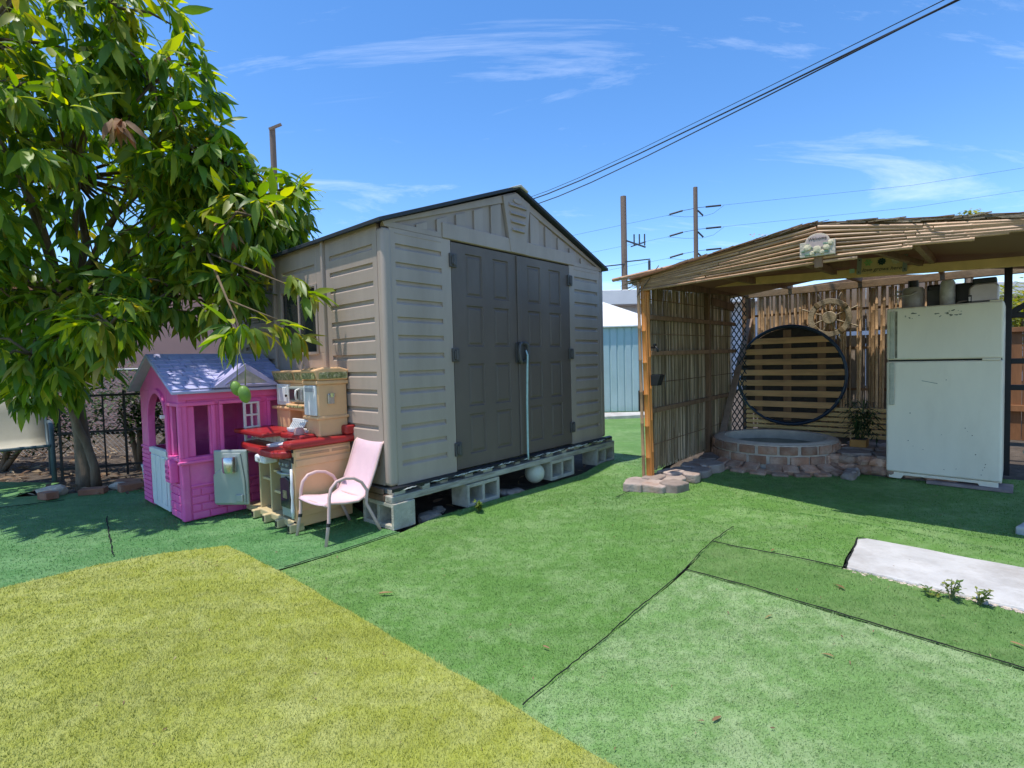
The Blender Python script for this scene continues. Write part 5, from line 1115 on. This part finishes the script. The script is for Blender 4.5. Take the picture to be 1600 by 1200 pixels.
# sling lounger at the left edge
lf = mat('lounger_fabric', (.42, .39, .31), .85, .08, 6, .3, 200); lm = mat('lounger_frame', (.075, .11, .125), .45, .15, 8)
lo = thing('sling_chair', 'beige sling patio chair with grey blue frame at the left edge', 'chair', (-5.55, 5.62, 0), R(44))
for s in (-1, 1):
    x = s*.36
    MB().tube([(x,-.30,0),(x,-.28,.40),(x,-.26,.55),(x,-.20,.62),(x,-.05,.635),(x,.20,.63)], .024, 10).build('arm_frame', lm, lo, smooth=True)
    MB().tube([(x,.30,0),(x,.28,.30),(x*.95,.20,.45)], .022, 8).build('rear_leg', lm, lo, smooth=True)
    MB().tube([(x*.93,-.30,.40),(x*.93,.05,.37),(x*.93,.16,.42),(x*.93,.26,.75),(x*.93,.36,1.12)], .016, 8).build('side_rail', lm, lo, smooth=True)
MB().tube([(-.34,.36,1.12),(.34,.36,1.12)], .016, 8).build('top_rail', lm, lo); MB().tube([(-.34,-.30,.40),(.34,-.30,.40)], .016, 8).build('front_rail', lm, lo)
pf = [(-.30,.405),(-.1,.385),(.05,.378),(.14,.40),(.18,.46),(.26,.75),(.35,1.10)]; vs = [(sx*.32, y-.006, z+.006) for y, z in pf for sx in (-1, -.5, 0, .5, 1)]
sq = MB().add(vs, [(a*5+i, a*5+i+1, (a+1)*5+i+1, (a+1)*5+i) for a in range(len(pf)-1) for i in range(4)]).build('sling', lf, lo, smooth=True); md = sq.modifiers.new('t', 'SOLIDIFY'); md.thickness = .004
# black railing behind the trunk
rl = thing('metal_railing', 'thin black metal railing standing behind the mango trunk', 'railing', (-4.95, 5.75, 0), R(24))
for k in range(8): MB().bar((k*.20-.1, 0, 0), (k*.20-.1, 0, .98 if k % 3 == 0 else .93), .022 if k % 3 == 0 else .014, .022 if k % 3 == 0 else .014, (0, 1, 0)).build('bar', blk, rl)
for z in (.12, .52, .93): MB().bar((-.12, 0.0, z), (1.32, .0, z), .012, .026).build('rail', blk, rl)
# chain link fence
cf = thing('chain_link_fence', 'galvanised chain link fence behind the tree and playhouse', 'fence', (-10.2, 7.6, 0), R(-3))
gal = mat('galvanised', (.28, .29, .29), .5, .15, 8, metal=.5)
for k in range(5): MB().tube([(k*2.0, 0, 0), (k*2.0, 0, 1.25)], .025, 8).build('post', gal, cf, smooth=True)
MB().tube([(0, 0, 1.22), (8.0, 0, 1.22)], .02, 8).build('rail', gal, cf, smooth=True)
mb = MB(); st_ = .075
for k in range(int(9.2/st_)):
    for s in (1, -1):
        a = Vector((k*st_-1.2 if s > 0 else k*st_, 0.004*s, .02)); b = a+Vector((s*1.18, 0, 1.18)); 
        if a.x < 0: f = -a.x/(b.x-a.x); a = a.lerp(b, f)
        if b.x < 0: f = a.x/(a.x-b.x); b = a.lerp(b, f)
        if b.x > 8: f = (8-a.x)/(b.x-a.x); b = a.lerp(b, f)
        if 0 <= a.x <= 8 and (b-a).length > .05: mb.tube([a, b], .0025, 3, False)
tag(mb.build('wire_mesh', gal, cf), kind='stuff')
# shrubs and the neighbour's house
shl = leafmat('shrub_leaf', (.012, .034, .010), (.030, .075, .018), (.10, .15, .03), .45, .3); shy = leafmat('shrub_leaf_light', (.10, .15, .02), (.22, .26, .03), (.40, .38, .08), .5, .4)
def shrub(name, c, r, n, lab, cat, m, L, seed, trunk=True, grp=None):
    s = thing(name, lab, cat, (c[0], c[1], 0), 0, grp); q = np.random.default_rng(seed); pts = []
    lob = [(q.normal(0, .45, 3)*np.array(r), q.uniform(.35, .65)) for _ in range(9)]
    for k in range(n):
        lc, ls = lob[int(q.integers(0, 9))]; d = q.normal(0, 1, 3); d /= np.linalg.norm(d); pts.append(lc+d*np.array(r)*ls*q.random()**.35+np.array([0, 0, c[2]]))
    put('crown', leaf_clump(pts, L, L*.42, .5, seed), m, s)
    if trunk:
        for k in range(4): e = lob[k][0]+np.array([0, 0, c[2]]); MB().tube([(0, 0, -.05), tuple(e*np.array([.4, .4, .6])), tuple(e)], [.04, .025, .008], 6).build('trunk', bark, s, smooth=True)
shrub('shrub', (-6.6,6.6,.62), (1.6,.4,.65), 5200, 'dark green shrub behind the sling chair at the left edge', 'shrub', shl, .085, 1); shrub('shrub', (-4.75,6.5,.62), (.95,.35,.55), 3200, 'dark shrub behind the mango trunk and railing', 'shrub', shl, .08, 2); shrub('shrub', (-3.3,6.3,.6), (.8,.35,.5), 2200, 'dark shrub behind the playhouse gable', 'shrub', shl, .08, 3)
shrub('shrub', (-9.8,9.4,1.5), (1.6,.8,.8), 2000, 'sunlit yellow green shrub beyond the fence at far left', 'shrub', shy, .09, 4)
hw_ = mat('house_salmon', (.80, .40, .29), .85, .06, 2, .2, 60)
ho = thing('salmon_house', 'salmon pink stucco house behind the mango tree', 'house', (-9.0, 10.2, 0), R(4))
MB().box(-7, 7.4, 0, 4, 0, 3.0).build('wall', hw_, ho); MB().prism([(-7.6, 2.95), (-7.3, 3.10), (7.9, 3.10), (8.1, 2.95)], -.4, 4.4).build('roof', mat('house_fascia', (.62, .58, .54), .8, .1, 4), ho, .01)
for x in (-3.0,):
    wf_ = box('window', (x, x+1.3, -.03, .02, 1.0, 2.2), whitep, ho, .01); box('pane', (x+.06, x+.62, -.036, -.028, 1.06, 2.14), pane_m, wf_, 0); box('pane', (x+.68, x+1.24, -.036, -.028, 1.06, 2.14), pane_m, wf_, 0)
# background right of the shed
bs = thing('blue_metal_shed', 'pale blue ribbed metal shed with white roof behind the grey shed', 'shed', (.9, 11.2, 0), R(-3))
bsm = mat('metal_pale_blue', (.42, .55, .55), .5, .08, 2, .1, 20, col2=(.48, .58, .60), c2pos=(.45, .8))
for k in range(16): 
    x = k*.155; MB().prism([(x, 0), (x+.012, -.018), (x+.125, -.018), (x+.137, 0), (x+.155, 0), (x+.155, .02), (x, .02)], .06, 1.87, 'z').build('wall_rib', bsm, bs)
MB().box(0, 2.48, .021, 1.8, .04, 1.86).build('wall', bsm, bs); MB().add([(-.1,-.08,1.872),(2.5,-.08,1.872),(2.5,1.9,1.872),(-.1,1.9,1.872),(-.1,-.08,1.90),(2.5,-.08,1.90),(2.5,1.9,1.90),(-.1,1.9,1.90),(.3,.9,2.62),(.95,.9,2.62)], [(0,3,2,1),(0,1,5,4),(1,2,6,5),(2,3,7,6),(3,0,4,7),(4,5,9,8),(5,6,9),(6,7,8,9),(7,4,8)]).build('roof', mat('roof_white', (.70, .69, .66), .7, .12, 6), bs, .004)
MB().box(1.82, 1.94, -.03, -.0185, .06, .50).build('patch', blackp, bs)
wbld = thing('white_building', 'low white flat roofed building behind the blue metal shed', 'building', (-2, 18, 0), R(2))
MB().box(0, 22, 0, 6, 0, 3.05).build('wall', mat('building_wall', (.55, .52, .53), .85, .06, 2), wbld); MB().box(-.4, 22.4, -.5, 6.4, 3.05, 3.55).build('roof', mat('fascia_white', (.85, .80, .74), .8, .05, 3), wbld, .02)
# timber fence, folding chair and fan right of the refrigerator
tfm = mat('fence_timber', (.30, .13, .05), .8, .25, 4, .3, 40, stretch=(3, 3, .4), orand=.25)
tf_ = thing('timber_fence', 'brown vertical board fence behind the refrigerator', 'fence', P2W(4.6, 1.9, 0), YAW)
for k in range(14): MB().box(-.01, .01, -k*.147-.142, -k*.147, .03, 1.44).build('board', tfm, tf_, .003)
MB().box(-.05, -.012, -2.05, 0, 1.40, 1.46).build('rail', tfm, tf_, .003); MB().box(-.05, -.012, -2.05, 0, .4, .48).build('rail', tfm, tf_, .003)
fc = thing('folding_chair', 'folded white and blue chair leaning in the dark beside the refrigerator', 'chair', P2W(2.0, 2.66, 0), YAW)
wt_ = mat('chair_white', (.55, .55, .53), .5, .08, 6); bl_ = mat('chair_blue', (.10, .16, .24), .7, .1, 6)
for s in (0, .32): MB().tube([(.05, -s, .24), (.02, -s-.10, .55), (.0, -s-.18, .88)], .012, 8).build('leg', wt_, fc, smooth=True)
MB().tube([(.05, 0, .24), (.05, -.32, .24)], .012, 8).build('cross_bar', wt_, fc); MB().box(.0, .02, -.44, -.10, .70, .88).build('back', bl_, fc, .006); MB().box(-.02, .0, -.44, -.10, .655, .69).build('seat_edge', wt_, fc, .006)
fn = thing('desk_fan', 'small grey round caged fan behind the black frame at right edge', 'fan', P2W(2.25, 2.80, 1.30), YAW)
for k in range(6): MB().torus((0, 0, 0), .015+.018*k, .0018, 28, 5, 'x').build('cage_ring', wt_, fn)
for k in range(12): a = k*math.pi/6; MB().tube([(0, 0, 0), (.0, .105*math.cos(a), .105*math.sin(a))], .0015, 4).build('cage_wire', wt_, fn)
MB().lathe([(.03, .0), (.04, .03), (.035, .10), (0, .105)], 14, (0, 0, 0), 'x').build('motor', wt_, fn, smooth='auto'); MB().tube([(.05, 0, -.02), (.05, 0, -.19)], .012, 8).build('stand', wt_, fn)
for k in range(3): a = k*2.09; MB().add([(.01, .015*math.cos(a), .015*math.sin(a)), (.0, .08*math.cos(a-.3), .08*math.sin(a-.3)), (.015, .085*math.cos(a+.4), .085*math.sin(a+.4))], [(0, 1, 2)]).build('blade', wt_, fn)
shrub('tree', P2W(6.2, 2.7, 1.9), (1.3,1.3,.8), 7000, 'sunlit yellow green tree beyond the timber fence at right', 'tree', shy, .10, 5)
shrub('tree', P2W(5.6, 4.6, 2.2), (1.3,1.2,1.0), 3000, 'yellow green tree further right beyond the metal frame', 'tree', shy, .10, 6)
shrub('tree', P2W(5.2, 2.25, 3.0), (.26,.26,.20), 520, 'small yellow green tree top showing just above the pergola roof', 'tree', shy, .085, 7)
fw_ = thing('dried_flower', 'dried cream flower spray sticking up on the left pergola roof', 'plant', P2W(.10, .96, 2.10), YAW)
put('petals', leaf_clump([np.array([random.gauss(0, .018), random.gauss(0, .025), random.uniform(0, .09)]) for _ in range(26)], .035, .02, .3, 3, .3), leafmat('dry_flower', (.35, .22, .08), (.50, .38, .20), (.60, .5, .3), .8, .3), fw_); MB().tube([(0, 0, -.08), (0, .01, .06)], .003, 5).build('stem', twigm, fw_)
rc = MB().lathe([(.05, 0), (.055, .05), (.03, .075), (0, .08)], 12).build('toy', mat('toy_red', (.45, .03, .03), .4), None, smooth='auto'); rc.location = P2W(1.05, 2.72, .02); rc.scale = (1.4, 1, .8); tag(rc, 'small red plastic toy on the ground at the right edge', 'toy')

# ------------------------------------------------------------------ poles and wires
polem = mat('pole_wood', (.21, .15, .11), .9, .2, 2, .4, 20, stretch=(3, 3, .3)); ins = mat('insulator', (.05, .055, .06), .5); wire = mat('wire_black', (.012, .012, .013), .6)
def upole(base, h, r, lab): 
    o = thing('utility_pole', lab, 'utility pole', base); MB().tube([(0, 0, 0), (0, 0, h*.5), (0, 0, h)], [r*1.15, r*1.05, r], 14).build('mast', polem, o, smooth='auto'); return o
p1 = upole((6.66, 30, 0), 10.5, .165, 'left and thicker wooden utility pole with a short crossarm')
for s, z in ((1, 6.75), (-1, 6.62)): MB().bar((0, -.15, z), (s*1.45, -.15, z+.12*s), .05, .06).build('crossarm', ins, p1); MB().tube([(s*1.4, -.15, z+.05), (s*1.4, -.15, z-.75)], .075, 8).build('insulator', ins, p1)
MB().bar((.1, -.15, 7.95), (1.2, -.15, 7.55), .06, .08).build('bracket', ins, p1); MB().bar((.35, -.15, 7.6), (1.2, -.15, 7.85), .05, .06).build('bracket', ins, p1)
for x in (.55, .85, 1.15): MB().tube([(x, -.15, 7.65), (x, -.15, 8.3)], .04, 6).build('pin', ins, p1)
MB().tube([(.75, -.1, 4.8), (.75, -.1, 6.1)], [.09, .09], 8).build('fuse', ins, p1)
p2 = upole((13.68, 38, 0), 13.5, .155, 'right and taller utility pole with three tiers of strain insulators')
for k in range(3):
    z = 11.9-k*1.55
    MB().tube([(-.95, 0, z-.05), (0, 0, z+.10)], .02, 4).build('strap', ins, p2); MB().tube([(0, 0, z+.12), (.75, 0, z+.18)], .02, 4).build('strap', ins, p2); MB().tube([(-1.9, 0, z-.30), (-.95, 0, z-.05)], .065, 6).build('insulator', ins, p2); MB().tube([(.75, 0, z+.18), (1.85, 0, z+.26)], .065, 6).build('insulator', ins, p2); MB().tube([(.15, 0, z-.05), (.55, 0, z-.45)], .06, 6).build('insulator', ins, p2)
    MB().tube([(.60, 0, z-.48), (1.3, 0, z-.30), (2.05, 0, z+.24)], .012, 4).build('jumper', ins, p2); MB().tube([(-2.05, 0, z-.36), (-.8, 0, z-.50), (.55, 0, z-.50)], .012, 4).build('jumper', ins, p2)
tiers = ['upper', 'middle', 'lower']
for k in range(3):
    z = 11.9-k*1.55
    for s, lab in ((1, f'{tiers[k]} thin power line running right from the taller utility pole'), (-1, f'{tiers[k]} thin power line running left from the taller utility pole')):
        a = Vector((13.68+s*1.95, 38, z+(.27 if s > 0 else -.34))); b = a+Vector((s*26, -2 if s > 0 else 4, 2.2 if s > 0 else -3.2)); mid = a.lerp(b, .5)-Vector((0, 0, .35))
        tag(MB().tube([a, mid, b], .009, 4).build('power_line', wire), lab, 'wire', 'thin power lines')
pl_ = upole((-6.2, 14, 0), 7.55, .075, 'slim grey utility pole rising behind the mango tree'); MB().bar((-.05, -.08, 7.50), (.28, -.08, 7.62), .05, .06).build('crossarm', polem, pl_)
pbox = MB().box(-.12, .12, -.16, -.08, 5.3, 5.9).build('transformer_box', mat('box_grey', (.5, .5, .5)), pl_, .02)
ccol = [('thick black overhead cable, upper of the pair from shed ridge to top right', .010, (3.75,4.05,3.98), (-.4,31,10.3)), ('thick black overhead cable, lower of the pair from shed ridge to top right', .008, (3.60,4.05,3.92), (.25,29,9.55)), ('thinner black overhead cable running just above the thick pair', .0045, (3.72,4.05,4.02), (-.4,31,10.45))]
for lab, r, a, b in ccol:
    a = Vector(a); b = Vector(b); e = a+(a-b).normalized()*6; pts = [e]+[a.lerp(b, f)-Vector((0, 0, .25*math.sin(math.pi*f))) for f in (0, .1, .25, .4, .55, .7, .85, 1)]
    tag(MB().tube(pts, [r]*2+[r*1.0, r*1.2, r*1.6, r*2, r*2.2, r*2.4, r*2.6], 6).build('cable', wire, smooth=True), lab, 'cable', 'overhead cables')

# crumbs and clippings lying on the turf
Vs, Fs, Rs, o_ = [], [], [], 0
dz_ = np.random.default_rng(77)
for k in range(260):
    d_ = 1.5+3.2*dz_.random(); x = dz_.uniform(-.85, .95)*d_; y = d_
    if x < -1.2 and y > 3.3: continue
    a = dz_.uniform(0, 6.28); M3, t_ = mats(np.array([x, y, float(gh(x, y))+.017]), np.array([math.cos(a), math.sin(a), dz_.uniform(-.1, .2)]), dz_.uniform(.006, .022), dz_.normal(0, .6)); V, F = SHP[int(dz_.integers(0, 3))]
    Vs.append(V@M3.T+t_); Fs.append(F+o_); Rs.append(np.full(len(V), dz_.random())); o_ += len(V)
tag(put('turf_debris', fast_mesh('turf_debris', np.concatenate(Vs), np.concatenate(Fs), np.concatenate(Rs)), litm), 'scattered crumbs and dry clippings on the turf', 'debris', kind='stuff')

# crumbled gravel along the slab's front edge
gq = random.Random(12); gb_ = bmesh.new()
for k in range(150):
    f = gq.random()**1.0; x = 1.80+(3.0-1.80)*f*.6; y = 2.772+(1.50-2.772)*f*.6; x += gq.gauss(-.012, .008); y += gq.gauss(-.012, .008); sz = gq.uniform(.004, .012)
    rm_ = rock_mesh(sz*1.3, sz, sz*.7, k, 1); rm_.transform(Matrix.Translation((x, y, .010)) @ Matrix.Rotation(gq.uniform(0, 6), 4, 'Z')); gb_.from_mesh(rm_); bpy.data.meshes.remove(rm_)
gv = [o for o in bpy.data.objects if o.name == 'gravel'][0]; gb_.to_mesh(gv.data); gb_.free()
